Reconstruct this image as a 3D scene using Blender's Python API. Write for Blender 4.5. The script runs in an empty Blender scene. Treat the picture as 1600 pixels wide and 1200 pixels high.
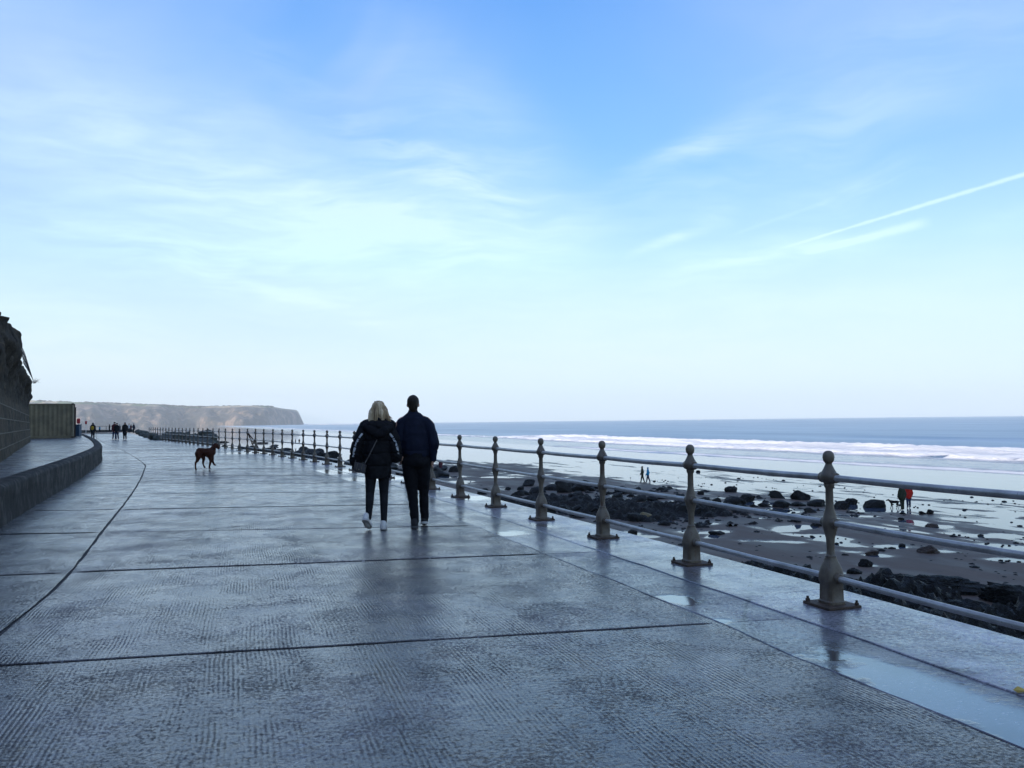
import bpy, bmesh, math, random
import numpy as np
from mathutils import Vector, Matrix, noise as mnoise
from mathutils.geometry import tessellate_polygon
R = math.radians
S = bpy.context.scene
COL = S.collection
# ------------------------------------------------------------------ camera
F_PX = 1290.0; PITCH = R(2.55); ROLL = R(0.64); EYE = 1.45
SEA = -5.45                                   # level of the beach pools and the sea
fw = Vector((0, math.cos(PITCH), math.sin(PITCH))); up0 = Vector((0, -math.sin(PITCH), math.cos(PITCH))); rt0 = Vector((1, 0, 0))
cr, sr = math.cos(ROLL), math.sin(ROLL)
rt = rt0 * cr - up0 * sr; up = rt0 * sr + up0 * cr
cam = bpy.data.objects.new('camera', bpy.data.cameras.new('camera')); COL.objects.link(cam)
cam.matrix_world = Matrix(((rt.x, up.x, -fw.x, 0), (rt.y, up.y, -fw.y, 0), (rt.z, up.z, -fw.z, EYE), (0, 0, 0, 1)))
cam.data.sensor_width = 36; cam.data.lens = F_PX / 1600 * 36; cam.data.clip_end = 60000; cam.data.clip_start = 0.05
S.camera = cam
def ray(px, py):
    return fw + rt * ((px - 800) / F_PX) + up * ((600 - py) / F_PX)
def at(px, py, z=0.0):
    d = ray(px, py); t = (z - EYE) / d.z
    return Vector((0, 0, EYE)) + d * t
def atY(px, py, Y):
    d = ray(px, py); return Vector((0, 0, EYE)) + d * (Y / d.y)
# ------------------------------------------------------------------ render settings, sun
S.view_settings.view_transform = 'Standard'; S.view_settings.look = 'None'
S.cycles.volume_bounces = 2; S.view_settings.exposure = 0.28; S.view_settings.gamma = 1.0
SUN_EL = R(15); SUN_BEAR = R(-126)            # bearing measured clockwise from +Y
sun = bpy.data.objects.new('sun', bpy.data.lights.new('sun', 'SUN')); COL.objects.link(sun)
sun.data.energy = 5.0; sun.data.angle = R(0.5); sun.data.color = (1.0, 0.86, 0.70)
sd = Vector((math.sin(SUN_BEAR) * math.cos(SUN_EL), math.cos(SUN_BEAR) * math.cos(SUN_EL), math.sin(SUN_EL)))
sun.rotation_euler = sd.to_track_quat('Z', 'Y').to_euler()
# ------------------------------------------------------------------ node helpers
def lin(r, g, b):
    f = lambda c: (c / 255 / 12.92) if c / 255 <= 0.04045 else ((c / 255 + 0.055) / 1.055) ** 2.4
    return (f(r), f(g), f(b), 1.0)
class NT:
    def __init__(s, tree): s.t = tree; s.n = tree.nodes; s.l = tree.links
    def new(s, kind, **kw):
        n = s.n.new(kind)
        for k, v in kw.items(): setattr(n, k, v)
        return n
    def put(s, sock, v):
        if hasattr(v, 'links') or isinstance(v, bpy.types.NodeSocket): s.l.new(v, sock)
        else: sock.default_value = v
    def math(s, op, a, b=0.0, c=None, clamp=False):
        n = s.new('ShaderNodeMath', operation=op, use_clamp=clamp)
        s.put(n.inputs[0], a); s.put(n.inputs[1], b)
        if c is not None: s.put(n.inputs[2], c)
        return n.outputs[0]
    def mapr(s, v, a, b, c=0.0, d=1.0, smooth=True):
        n = s.new('ShaderNodeMapRange', interpolation_type='SMOOTHSTEP' if smooth else 'LINEAR')
        s.put(n.inputs[0], v)
        for i, x in enumerate((a, b, c, d)): s.put(n.inputs[i + 1], x)
        return n.outputs[0]
    def mapping(s, vec, loc=(0, 0, 0), rot=(0, 0, 0), scale=(1, 1, 1), kind='POINT'):
        n = s.new('ShaderNodeMapping', vector_type=kind)
        s.put(n.inputs['Vector'], vec); n.inputs['Location'].default_value = loc
        n.inputs['Rotation'].default_value = rot; n.inputs['Scale'].default_value = scale
        return n.outputs[0]
    def noise(s, vec, scale=1.0, detail=4.0, rough=0.5, dist=0.0):
        n = s.new('ShaderNodeTexNoise'); s.put(n.inputs['Vector'], vec)
        n.inputs['Scale'].default_value = scale; n.inputs['Detail'].default_value = detail
        n.inputs['Roughness'].default_value = rough; n.inputs['Distortion'].default_value = dist
        return n.outputs['Fac']
    def voro(s, vec, scale=1.0, feature='F1'):
        n = s.new('ShaderNodeTexVoronoi', feature=feature); s.put(n.inputs['Vector'], vec)
        n.inputs['Scale'].default_value = scale
        return n.outputs['Distance']
    def mix(s, f, a, b, blend='MIX'):
        n = s.new('ShaderNodeMix', data_type='RGBA', blend_type=blend)
        s.put(n.inputs[0], f); s.put(n.inputs[6], a); s.put(n.inputs[7], b)
        return n.outputs[2]
    def ramp(s, f, stops):
        n = s.new('ShaderNodeValToRGB'); s.put(n.inputs[0], f)
        e = n.color_ramp.elements
        while len(e) < len(stops): e.new(0.5)
        for x, (p, c) in zip(e, stops): x.position = p; x.color = c if len(c) == 4 else (*c, 1)
        return n.outputs[0]
    def bump(s, h, strength=1.0, dist=0.01, normal=None):
        n = s.new('ShaderNodeBump'); s.put(n.inputs['Height'], h)
        n.inputs['Strength'].default_value = strength; n.inputs['Distance'].default_value = dist
        if normal is not None: s.l.new(normal, n.inputs['Normal'])
        return n.outputs[0]
# ------------------------------------------------------------------ world: sky gradient, cirrus, contrails
W = bpy.data.worlds.new('World'); S.world = W; W.use_nodes = True
w = NT(W.node_tree); w.n.clear()
wo = w.new('ShaderNodeOutputWorld'); bg = w.new('ShaderNodeBackground'); bg.inputs[1].default_value = 0.1
tc = w.new('ShaderNodeTexCoord'); sep = w.new('ShaderNodeSeparateXYZ'); w.l.new(tc.outputs['Generated'], sep.inputs[0])
az = w.math('ARCTAN2', sep.outputs[0], sep.outputs[1]); el = w.math('ARCSINE', sep.outputs[2])
elp = w.math('MAXIMUM', el, 0.0)
sky_ramp = w.ramp(w.math('DIVIDE', elp, math.pi / 2), [
    (0.0, lin(210, 227, 238)), (0.03, lin(214, 237, 246)), (0.08, lin(203, 233, 249)), (0.125, lin(180, 223, 250)),
    (0.19, lin(132, 192, 242)), (0.25, lin(114, 176, 241)), (0.31, lin(97, 160, 238)), (0.42, lin(112, 142, 205)), (1.0, lin(128, 146, 196))])  # highest stops, out of view, made paler to lighten the foreground
nish = w.new('ShaderNodeTexSky', sky_type='NISHITA', sun_disc=False, sun_elevation=SUN_EL, sun_rotation=SUN_BEAR, altitude=0)
base = w.mix(0.08, w.mix(1.0, sky_ramp, (10, 10, 10, 1), 'MULTIPLY'), nish.outputs[0])
comb = w.new('ShaderNodeCombineXYZ'); w.l.new(az, comb.inputs[0]); w.l.new(el, comb.inputs[1])
AE = comb.outputs[0]
def azel(px, py):
    d = ray(px, py).normalized(); return math.atan2(d.x, d.y), math.asin(d.z)
warp = w.noise(AE, 3.0, 3, 0.55)
wv = w.new('ShaderNodeVectorMath', operation='ADD'); w.l.new(AE, wv.inputs[0])
wc = w.new('ShaderNodeCombineXYZ'); w.l.new(w.math('MULTIPLY', w.math('SUBTRACT', warp, 0.5), 0.10), wc.inputs[1]); w.l.new(wc.outputs[0], wv.inputs[1])
AEW = wv.outputs[0]
def streak(rot, sx, sy, lo, hi, det=6, vec=None, off=0.0):
    m = w.mapping(vec or AEW, (off, off, 0), (0, 0, R(rot)), (sx, sy, 1))
    return w.mapr(w.noise(m, 1.0, det, 0.62, 0.4), lo, hi)
st_l = streak(17, 3.2, 17, 0.34, 0.72)
st_r = streak(-14, 4.0, 22, 0.36, 0.70, off=3.1)
st_f = streak(10, 11, 60, 0.32, 0.75, off=7.7)
st_s = streak(0, 2.2, 3.5, 0.30, 0.72, 4, off=11.3)
def blob(px, py, la, lb, rot, strength, tex=None, vec=None, inner=0.0):
    a, e = azel(px, py)
    m = w.mapping(vec or AEW, (a, e, 0), (0, 0, R(rot)), (la / F_PX, lb / F_PX, 1), 'TEXTURE')
    n = w.new('ShaderNodeVectorMath', operation='LENGTH'); w.l.new(m, n.inputs[0])
    v = w.mapr(n.outputs['Value'], 1.0, inner, 0.0, strength)
    if tex is not None: v = w.math('MULTIPLY', v, tex)
    return v
def total(vals):
    s = vals[0]
    for v in vals[1:]: s = w.math('ADD', s, v)
    return s
st_h = streak(20, 7, 46, 0.36, 0.70, 7, off=5.2)
soft_l = w.math('ADD', w.math('MULTIPLY_ADD', st_l, 0.56, 0.28), w.math('MULTIPLY', st_h, 0.26)); soft_r = w.math('MULTIPLY_ADD', st_r, 0.8, 0.2); fl = w.math('MULTIPLY_ADD', st_f, 0.8, 0.2)
clouds = total([
    blob(560, 360, 600, 170, -13, 0.85, soft_l), blob(250, 260, 700, 210, -18, 0.60, soft_l), blob(120, 480, 620, 190, -10, 0.50, soft_l),
    blob(770, 320, 260, 150, -25, 0.60, soft_l), blob(720, 180, 360, 130, -38, 0.36, soft_l),
    blob(150, 560, 700, 110, -6, 0.35, soft_l), blob(700, 400, 330, 60, -8, 0.4, w.math('MULTIPLY', soft_l, fl)),
    blob(480, 452, 190, 13, -14, 0.42, fl), blob(575, 494, 75, 9, -3, 0.45, fl), blob(330, 440, 360, 45, -8, 0.3, fl),
    blob(1130, 415, 340, 50, 8, 0.85, soft_r), blob(1180, 403, 190, 16, 9, 0.8, fl), blob(1040, 383, 85, 15, 16, 0.95, fl),
    blob(1120, 335, 60, 42, 40, 0.35, fl), blob(1310, 305, 175, 46, 8, 0.55, w.math('MULTIPLY', st_f, soft_r)),
    blob(1070, 235, 190, 34, 17, 0.5, soft_r), blob(1350, 150, 460, 150, 22, 0.42, soft_r),
    blob(1580, 345, 80, 22, 8, 0.42, fl), blob(1330, 470, 700, 120, 4, 0.42, soft_r), blob(960, 330, 260, 110, 10, 0.22, st_r),
    blob(900, 520, 900, 90, 3, 0.35, fl), blob(300, 400, 520, 60, -14, 0.4, st_h), blob(640, 240, 420, 60, -28, 0.35, st_h), blob(1200, 560, 600, 60, 2, 0.28, fl), blob(700, 590, 1100, 70, 1, 0.22),
])
haze_l = total([blob(20, 170, 760, 380, -12, 0.80, w.math('MULTIPLY_ADD', st_s, 0.4, 0.6)), blob(1500, 40, 640, 260, -10, 0.72, w.math('MULTIPLY_ADD', st_s, 0.6, 0.4)),
                blob(540, 90, 440, 230, -20, 0.62, st_s)])
# added pale veil on the unseen sky above and behind, lightening the foreground
behind = w.math('MULTIPLY', w.mapr(sep.outputs[1], 0.55, 0.1), w.math('MULTIPLY_ADD', st_s, 0.40, 0.18))
# contrails: great circles through two sky directions
def contrail(p0, p1, w0, w1, strength, rag=1.0):
    d0 = ray(*p0).normalized(); d1 = ray(*p1).normalized(); nrm = d0.cross(d1).normalized(); t = nrm.cross(d0).normalized()
    a1 = math.atan2(d1.dot(t), d1.dot(d0))
    dn = w.new('ShaderNodeVectorMath', operation='DOT_PRODUCT'); w.l.new(tc.outputs['Generated'], dn.inputs[0]); dn.inputs[1].default_value = nrm
    dt = w.new('ShaderNodeVectorMath', operation='DOT_PRODUCT'); w.l.new(tc.outputs['Generated'], dt.inputs[0]); dt.inputs[1].default_value = t
    u = w.math('DIVIDE', dt.outputs['Value'], math.sin(a1))
    nz = w.noise(w.mapping(AE, (0, 0, 0), (0, 0, 0), (60, 60, 1)), 1.0, 4, 0.6)
    width = w.math('MULTIPLY_ADD', u, (w1 - w0) / F_PX, w0 / F_PX)
    dd = w.math('ADD', w.math('ABSOLUTE', dn.outputs['Value']), w.math('MULTIPLY', w.math('SUBTRACT', nz, 0.5), rag * 4 / F_PX))
    m = w.mapr(w.math('DIVIDE', dd, width), 1.0, 0.1)
    ends = w.math('MULTIPLY', w.mapr(u, -0.02, 0.22), w.mapr(u, 1.08, 0.9))
    return w.math('MULTIPLY', w.math('MULTIPLY', m, ends), strength)
trails = total([contrail((1205, 393), (1720, 236), 3, 5, 0.8), contrail((1250, 398), (1445, 348), 5, 11, 0.75, 1.0), contrail((1130, 372), (1300, 312), 4, 5, 0.15, 0.8)])
cl = w.math('MINIMUM', total([clouds, trails, behind]), 0.93)
cloudcol = w.ramp(w.math('DIVIDE', elp, math.pi / 2), [(0.0, lin(214, 226, 238)), (0.04, lin(222, 238, 250)), (0.12, lin(206, 240, 253)), (0.2, lin(205, 232, 252)), (0.3, lin(176, 205, 250)), (1.0, lin(170, 195, 240))])
c1 = w.mix(w.math('MINIMUM', haze_l, 0.8), base, w.mix(1.0, lin(168, 196, 247), (10, 10, 10, 1), 'MULTIPLY'))
c2 = w.mix(cl, c1, w.mix(1.0, cloudcol, (10, 10, 10, 1), 'MULTIPLY'))
w.l.new(c2, bg.inputs[0]); w.l.new(bg.outputs[0], wo.inputs[0])
W.cycles.sampling_method = 'MANUAL'; W.cycles.sample_map_resolution = 512
# ------------------------------------------------------------------ materials
def material(name):
    m = bpy.data.materials.new(name); m.use_nodes = True
    t = NT(m.node_tree); b = t.n['Principled BSDF']
    return m, t, b
def pos(t):
    return t.new('ShaderNodeNewGeometry').outputs['Position']
def obj_co(t):
    return t.new('ShaderNodeTexCoord').outputs['Object']
def simple(name, col, rough=0.6, var=0.25, scale=20, bump=0.0, bscale=80, metal=0.0, spec=0.5, coat=0.0):
    m, t, b = material(name); v = obj_co(t)
    n = t.noise(v, scale, 5, 0.6)
    lo = tuple(c * (1 - var) for c in col[:3]); hi = tuple(min(1, c * (1 + var)) for c in col[:3])
    t.l.new(t.ramp(n, [(0.3, lo), (0.7, hi)]), b.inputs['Base Color'])
    b.inputs['Roughness'].default_value = rough; b.inputs['Metallic'].default_value = metal
    b.inputs['Specular IOR Level'].default_value = spec; b.inputs['Coat Weight'].default_value = coat
    if bump: t.l.new(t.bump(t.noise(v, bscale, 4, 0.6), bump, 0.01), b.inputs['Normal'])
    return m
M = {}
HOLLOWS = [(398, 707.5, 1.7, 1.9, 25), (1510, 1105, 0.30, 1.15, 18), (1110, 972, 0.20, 0.08, 18), (800, 833, 0.25, 0.25, 18), (740, 778, 0.45, 0.6, 18), (1060, 936, 0.15, 0.22, 18), (590, 748, 0.8, 1.0, 20), (520, 737, 0.8, 1.4, 20)]
def concrete(name, grooves, wet_lo, wet_hi, dark, light, pd=(0.90, 0.99)):
    m, t, b = material(name); P = pos(t)
    A = t.mapping(P, (0, 0, 0), (0, 0, R(-18)), (1, 1, 1))     # along the promenade = Y
    sp = t.new('ShaderNodeSeparateXYZ'); t.l.new(A, sp.inputs[0])
    big = t.noise(P, 0.45, 4, 0.55, 0.3); mid = t.noise(P, 2.6, 5, 0.6); fine = t.noise(P, 42, 6, 0.68)
    pits = t.noise(t.mapping(A, (0, 0, 0), (0, 0, 0), (9, 38, 10)), 1.0, 5, 0.65)
    pit = t.mapr(pits, 0.58, 0.68)
    streak_ = t.noise(t.mapping(A, (0, 0, 0), (0, 0, 0), (5.0, 0.55, 1)), 1.0, 4, 0.55)
    c = t.ramp(t.math('ADD', t.math('MULTIPLY', mid, 0.45), t.math('MULTIPLY', big, 0.55)), [(0.32, dark), (0.68, light)])
    c = t.mix(t.mapr(fine, 0.38, 0.66), t.mix(1.0, c, (0.38, 0.38, 0.40, 1), 'MULTIPLY'), c)
    spk = t.mapr(t.noise(t.mapping(A, (1, 1, 0), (0, 0, 0), (22, 60, 10)), 1.0, 3, 0.6), 0.60, 0.70)
    c = t.mix(t.math('MULTIPLY', spk, 0.6), c, (0.50, 0.50, 0.53, 1))
    c = t.mix(t.math('MULTIPLY', pit, 0.75), c, (0.018, 0.018, 0.02, 1))
    stain = t.mapr(t.noise(P, 1.1, 5, 0.65), 0.62, 0.78)
    c = t.mix(t.math('MULTIPLY', stain, 0.35), c, (0.05, 0.038, 0.026, 1))
    vd = t.math('ADD', t.voro(t.mapping(P, (t.n and 0, 0, 0), (0, 0, 0.4), (0.42, 0.30, 1)), 1.0, 'DISTANCE_TO_EDGE'), t.math('MULTIPLY', t.math('SUBTRACT', t.noise(P, 5, 6, 0.7), 0.5), 0.030))
    crack = t.math('MULTIPLY', t.mapr(vd, 0.010, 0.002), t.mapr(t.noise(P, 0.7, 3), 0.44, 0.52))
    c = t.mix(t.math('MULTIPLY', crack, 0.8), c, (0.02, 0.018, 0.017, 1))
    patch = t.mapr(t.noise(t.mapping(A, (2, 8, 0), (0, 0, 0), (0.9, 0.5, 1)), 1.0, 5, 0.6), 0.46, 0.58, 0.55, 1.2)
    c = t.mix(1.0, c, t.mix(0.0, patch, patch), 'MULTIPLY')
    grit = t.mapr(t.voro(P, 7.0), 0.045, 0.02)
    c = t.mix(grit, c, (0.012, 0.011, 0.01, 1))
    isl0 = t.new('ShaderNodeNewGeometry').outputs['Random Per Island']
    c = t.mix(1.0, c, t.mapr(isl0, 0.0, 1.0, 0.72, 1.2, False), 'MULTIPLY')
    t.l.new(c, b.inputs['Base Color'])
    r = t.mapr(t.math('ADD', t.math('MULTIPLY', t.noise(P, 1.5, 6, 0.68, 0.5), 0.6), t.math('MULTIPLY', streak_, 0.4)), 0.40, 0.62, wet_lo, wet_hi)
    r = t.math('ADD', r, t.math('MULTIPLY', t.math('SUBTRACT', fine, 0.5), 0.45), clamp=True)
    r = t.math('MAXIMUM', r, 0.06)
    # standing water: shallow hollows of the slabs
    pn = t.math('MULTIPLY', t.math('SUBTRACT', t.noise(P, 3.2, 4, 0.6), 0.5), 1.5)
    pud = t.math('MULTIPLY', t.mapr(t.noise(t.mapping(A, (5, 2, 0), (0, 0, 0), (1.1, 0.5, 1)), 1.0, 4, 0.55), *pd), 0.9)
    for (qx, qy, lx, ly, rz_) in (HOLLOWS[:1] if grooves else HOLLOWS):
        c_ = at(qx, qy)
        m_ = t.mapping(P, (c_.x, c_.y, 0), (0, 0, R(rz_)), (lx, ly, 50), 'TEXTURE')
        n_ = t.new('ShaderNodeVectorMath', operation='LENGTH'); t.l.new(m_, n_.inputs[0])
        pud = t.math('MAXIMUM', pud, t.mapr(t.math('ADD', n_.outputs['Value'], t.math('MULTIPLY', pn, 1.3)), 1.20, 0.70))
    r = t.mix(pud, r, (0.10, 0.10, 0.10, 1))
    t.l.new(r, b.inputs['Roughness'])
    h = t.math('ADD', t.math('MULTIPLY', fine, 1.3 if grooves else 0.25), t.math('MULTIPLY', pit, -1.2 if grooves else -0.4))
    h = t.math('ADD', h, t.math('MULTIPLY', t.noise(P, 12, 4, 0.6), 1.6 if grooves else 0.9))
    if grooves:
        wob = t.math('ADD', t.math('MULTIPLY', t.noise(P, 1.2, 2), 0.06), t.math('MULTIPLY', t.noise(P, 14, 3), 0.010))
        ph = t.math('MULTIPLY', t.math('ADD', sp.outputs[0], wob), 2 * math.pi / 0.026)
        g = t.math('SINE', ph)
        ph2 = t.math('MULTIPLY', t.math('ADD', sp.outputs[1], wob), 2 * math.pi / 0.034)
        g2 = t.math('SINE', ph2)
        mask = t.mapr(t.noise(t.mapping(A, (3, 3, 0), (0, 0, 0), (3.4, 0.8, 1)), 1.0, 6, 0.7), 0.42, 0.66)
        mask2 = t.mapr(t.noise(t.mapping(A, (7, 1, 0), (0, 0, 0), (1.3, 1.1, 1)), 1.0, 3, 0.6), 0.50, 0.66)
        h = t.math('ADD', h, t.math('MULTIPLY', t.math('MULTIPLY', g, mask), 0.36))
        h = t.math('ADD', h, t.math('MULTIPLY', t.math('MULTIPLY', g2, mask2), 0.10))
    h = t.math('MULTIPLY', h, t.math('SUBTRACT', 1.0, pud))
    t.l.new(t.bump(h, 1.0, 0.017 if grooves else 0.012), b.inputs['Normal'])
    b.inputs['IOR'].default_value = 1.5
    # film of water over the concrete: it fills the hollows and leaves the grit and ridges proud
    isl = t.new('ShaderNodeNewGeometry').outputs['Random Per Island']
    lvl = t.math('ADD', t.math('MULTIPLY', fine, 0.80), t.math('MULTIPLY', t.noise(P, 1.3, 8, 0.74, 0.6), 0.50))
    lvl = t.math('ADD', lvl, t.math('MULTIPLY', t.math('SUBTRACT', isl, 0.5), 0.07))
    if grooves: lvl = t.math('ADD', lvl, t.math('MULTIPLY', t.math('MULTIPLY', g, mask), 0.085))
    lvl = t.math('ADD', lvl, t.math('MULTIPLY', spk, 0.06))
    film = t.mapr(lvl, *((0.755, 0.625) if grooves else (0.80, 0.58)))
    film = t.math('MAXIMUM', film, pud)
    t.l.new(film, b.inputs['Coat Weight']); b.inputs['Coat IOR'].default_value = 1.6
    t.l.new(t.mix(pud, t.mapr(t.noise(P, 2.4, 4, 0.6), 0.35, 0.65, 0.13, 0.26), (0.11, 0.11, 0.11, 1)), b.inputs['Coat Roughness'])
    t.l.new(t.bump(h, 0.32 if grooves else 0.28, 0.006), b.inputs['Coat Normal'])
    return m
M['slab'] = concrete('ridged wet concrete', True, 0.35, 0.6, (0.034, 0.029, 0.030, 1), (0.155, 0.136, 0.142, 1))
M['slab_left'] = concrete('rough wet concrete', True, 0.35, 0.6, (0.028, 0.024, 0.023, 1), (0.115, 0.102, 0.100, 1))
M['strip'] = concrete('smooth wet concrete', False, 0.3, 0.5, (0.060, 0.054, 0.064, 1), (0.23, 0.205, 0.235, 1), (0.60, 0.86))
M['edge'] = concrete('concrete with painted sky sheen', False, 0.3, 0.5, (0.20, 0.185, 0.20, 1), (0.50, 0.47, 0.51, 1), (0.56, 0.80))  # pale base colour stands in for bright low sky reflected in wet edge
M['joint'] = simple('dark joint', (0.030, 0.027, 0.024), 0.8, 0.4, 30)
def mk_wall():
    m, t, b = material('weathered wall concrete'); P = pos(t)
    n = t.noise(P, 2.0, 6, 0.65); n2 = t.noise(t.mapping(P, scale=(9, 9, 4)), 1.0, 5, 0.65); f = t.noise(P, 35, 5, 0.65)
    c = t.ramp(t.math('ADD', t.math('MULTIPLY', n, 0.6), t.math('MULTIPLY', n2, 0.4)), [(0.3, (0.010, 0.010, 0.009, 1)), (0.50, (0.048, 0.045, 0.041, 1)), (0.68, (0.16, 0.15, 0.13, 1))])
    t.l.new(c, b.inputs['Base Color']); b.inputs['Roughness'].default_value = 0.8; b.inputs['Specular IOR Level'].default_value = 0.2
    t.l.new(t.bump(t.math('ADD', f, t.math('MULTIPLY', n, 2.0)), 1.0, 0.05), b.inputs['Normal'])
    return m
M['wall'] = mk_wall()
def mk_water(name, still):
    m, t, b = material(name); P = pos(t)
    b.inputs['IOR'].default_value = 1.42
    at_ = t.new('ShaderNodeAttribute', attribute_name='foam'); foam = at_.outputs['Fac']
    ag = t.new('ShaderNodeAttribute', attribute_name='rough'); rg = ag.outputs['Fac']
    A = t.mapping(P, (0, 0, 0), (0, 0, R(-21.5)), (1, 1, 1))     # shore-parallel = Y
    if still:
        b.inputs['Base Color'].default_value = (0.03, 0.034, 0.042, 1); b.inputs['Roughness'].default_value = 0.03
        t.l.new(t.bump(t.noise(P, 9, 2), 0.05, 0.004), b.inputs['Normal'])
        return m
    fn = t.noise(t.mapping(A, scale=(0.9, 0.16, 1)), 1.0, 6, 0.65)
    fb = t.noise(t.mapping(A, scale=(4, 1.6, 1)), 1.0, 5, 0.7)
    fm = t.math('MULTIPLY', foam, t.mapr(t.math('ADD', t.math('MULTIPLY', fn, 0.6), t.math('MULTIPLY', fb, 0.4)), t.math('SUBTRACT', 0.66, t.math('MULTIPLY', foam, 0.55)), t.math('SUBTRACT', 0.80, t.math('MULTIPLY', foam, 0.55))))
    deep = t.ramp(t.noise(t.mapping(A, scale=(0.03, 0.006, 1)), 1.0, 6, 0.65), [(0.36, (0.115, 0.20, 0.31, 1)), (0.64, (0.25, 0.345, 0.45, 1))])
    wetc = t.mix(rg, (0.060, 0.080, 0.115, 1), deep)
    c = t.mix(fm, wetc, (0.94, 0.94, 0.94, 1))
    t.l.new(c, b.inputs['Base Color'])
    r = t.mapr(rg, 0.0, 1.0, 0.05, 0.33, False)
    t.l.new(t.mix(fm, r, (0.9, 0.9, 0.9, 1)), b.inputs['Roughness'])
    h1 = t.noise(t.mapping(A, scale=(0.5, 0.11, 1)), 1.0, 5, 0.62)
    h2 = t.noise(t.mapping(A, scale=(2.2, 0.9, 1)), 1.0, 4, 0.6)
    h = t.math('ADD', t.math('MULTIPLY', h1, 0.55), t.math('MULTIPLY', h2, 0.12))
    h = t.math('MULTIPLY', h, t.math('MULTIPLY_ADD', rg, 0.95, 0.006))
    h = t.math('ADD', h, t.math('MULTIPLY', t.math('MULTIPLY', fm, fb), 0.6))
    t.l.new(t.bump(h, 1.0, 0.55), b.inputs['Normal'])
    return m
M['sea'] = mk_water('sea water', False); M['pool'] = mk_water('still puddle water', True)
def mk_sand():
    m, t, b = material('damp sand'); P = pos(t)
    A = t.mapping(P, (0, 0, 0), (0, 0, R(-21.5)), (1, 1, 1))
    n = t.noise(t.mapping(A, scale=(0.5, 0.14, 1)), 1.0, 6, 0.6); f = t.noise(P, 6, 6, 0.6)
    c = t.ramp(n, [(0.3, (0.075, 0.055, 0.044, 1)), (0.7, (0.135, 0.100, 0.080, 1))])
    c = t.mix(t.mapr(f, 0.62, 0.72), c, (0.045, 0.038, 0.034, 1))
    t.l.new(c, b.inputs['Base Color']); b.inputs['Specular IOR Level'].default_value = 0.14
    wet = t.new('ShaderNodeAttribute', attribute_name='wet').outputs['Fac']
    r = t.math('SUBTRACT', t.mapr(n, 0.35, 0.65, 0.5, 0.75), t.math('MULTIPLY', wet, 0.50))
    t.l.new(r, b.inputs['Roughness'])
    rip = t.new('ShaderNodeTexWave', bands_direction='X'); t.l.new(A, rip.inputs[0]); rip.inputs['Scale'].default_value = 1.6; rip.inputs['Distortion'].default_value = 6; rip.inputs['Detail'].default_value = 3
    t.l.new(t.bump(t.math('ADD', t.math('MULTIPLY', f, 0.7), t.math('MULTIPLY', rip.outputs['Fac'], 0.5)), 0.5, 0.02), b.inputs['Normal'])
    return m
M['sand'] = mk_sand()
def mk_rock(name, c0, c1, c2, rough=0.45, weed=0.0, bs=1.0):
    m, t, b = material(name); P = pos(t)
    n = t.noise(P, 1.7, 6, 0.65); f = t.noise(P, 14, 6, 0.7); v = t.voro(P, 5.0 * bs)
    c = t.ramp(t.math('ADD', t.math('MULTIPLY', n, 0.55), t.math('MULTIPLY', f, 0.45)), [(0.34, c0), (0.5, c1), (0.68, c2)])
    if weed: c = t.mix(t.mapr(t.noise(P, 3.5, 5, 0.7), 0.45, 0.6, 0, weed), c, (0.010, 0.011, 0.006, 1))
    t.l.new(c, b.inputs['Base Color'])
    t.l.new(t.mapr(f, 0.3, 0.7, rough - 0.15, rough + 0.25), b.inputs['Roughness']); b.inputs['Specular IOR Level'].default_value = 0.22
    t.l.new(t.bump(t.math('ADD', t.math('MULTIPLY', f, 1.5), t.math('ADD', t.math('MULTIPLY', v, 0.7), t.math('MULTIPLY', t.noise(P, 45, 4, 0.7), 0.5))), 1.0, 0.09), b.inputs['Normal'])
    return m
M['rock_dark'] = mk_rock('dark wet rock', (0.004, 0.004, 0.004), (0.011, 0.010, 0.010), (0.036, 0.031, 0.027), 0.6, 0.5)
M['rock_brown'] = mk_rock('brown wet rock', (0.03, 0.022, 0.018), (0.075, 0.05, 0.038), (0.13, 0.09, 0.065), 0.45)
M['rock_yellow'] = mk_rock('ochre rock', (0.05, 0.035, 0.012), (0.16, 0.11, 0.03), (0.24, 0.17, 0.06), 0.5)
M['rock_weed'] = mk_rock('weed covered rock', (0.003, 0.003, 0.003), (0.008, 0.008, 0.008), (0.028, 0.028, 0.024), 0.45, 0.6, 3)
M['armour'] = mk_rock('grey green armour rock', (0.035, 0.04, 0.034), (0.085, 0.095, 0.08), (0.17, 0.175, 0.15), 0.6, 0.3)
M['cliff'] = mk_rock('cliff rock', (0.03, 0.027, 0.024), (0.075, 0.066, 0.056), (0.14, 0.115, 0.09), 0.8)
def mk_paint():
    m, t, b = material('worn grey green railing paint'); P = obj_co(t)
    n = t.noise(P, 7, 6, 0.65); f = t.noise(P, 60, 5, 0.7)
    c = t.ramp(n, [(0.3, (0.070, 0.052, 0.035, 1)), (0.65, (0.150, 0.120, 0.084, 1))])
    rust = t.mapr(t.noise(t.mapping(pos(t), scale=(13, 13, 5)), 1.0, 6, 0.75), 0.54, 0.66)
    c = t.mix(t.math('MULTIPLY', rust, 0.7), c, (0.075, 0.032, 0.014, 1))
    t.l.new(c, b.inputs['Base Color']); t.l.new(t.mapr(f, 0.3, 0.7, 0.38, 0.6), b.inputs['Roughness'])
    t.l.new(t.bump(t.math('ADD', t.math('MULTIPLY', f, 0.5), n), 0.45, 0.004), b.inputs['Normal'])
    return m
M['paint'] = mk_paint()
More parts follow.
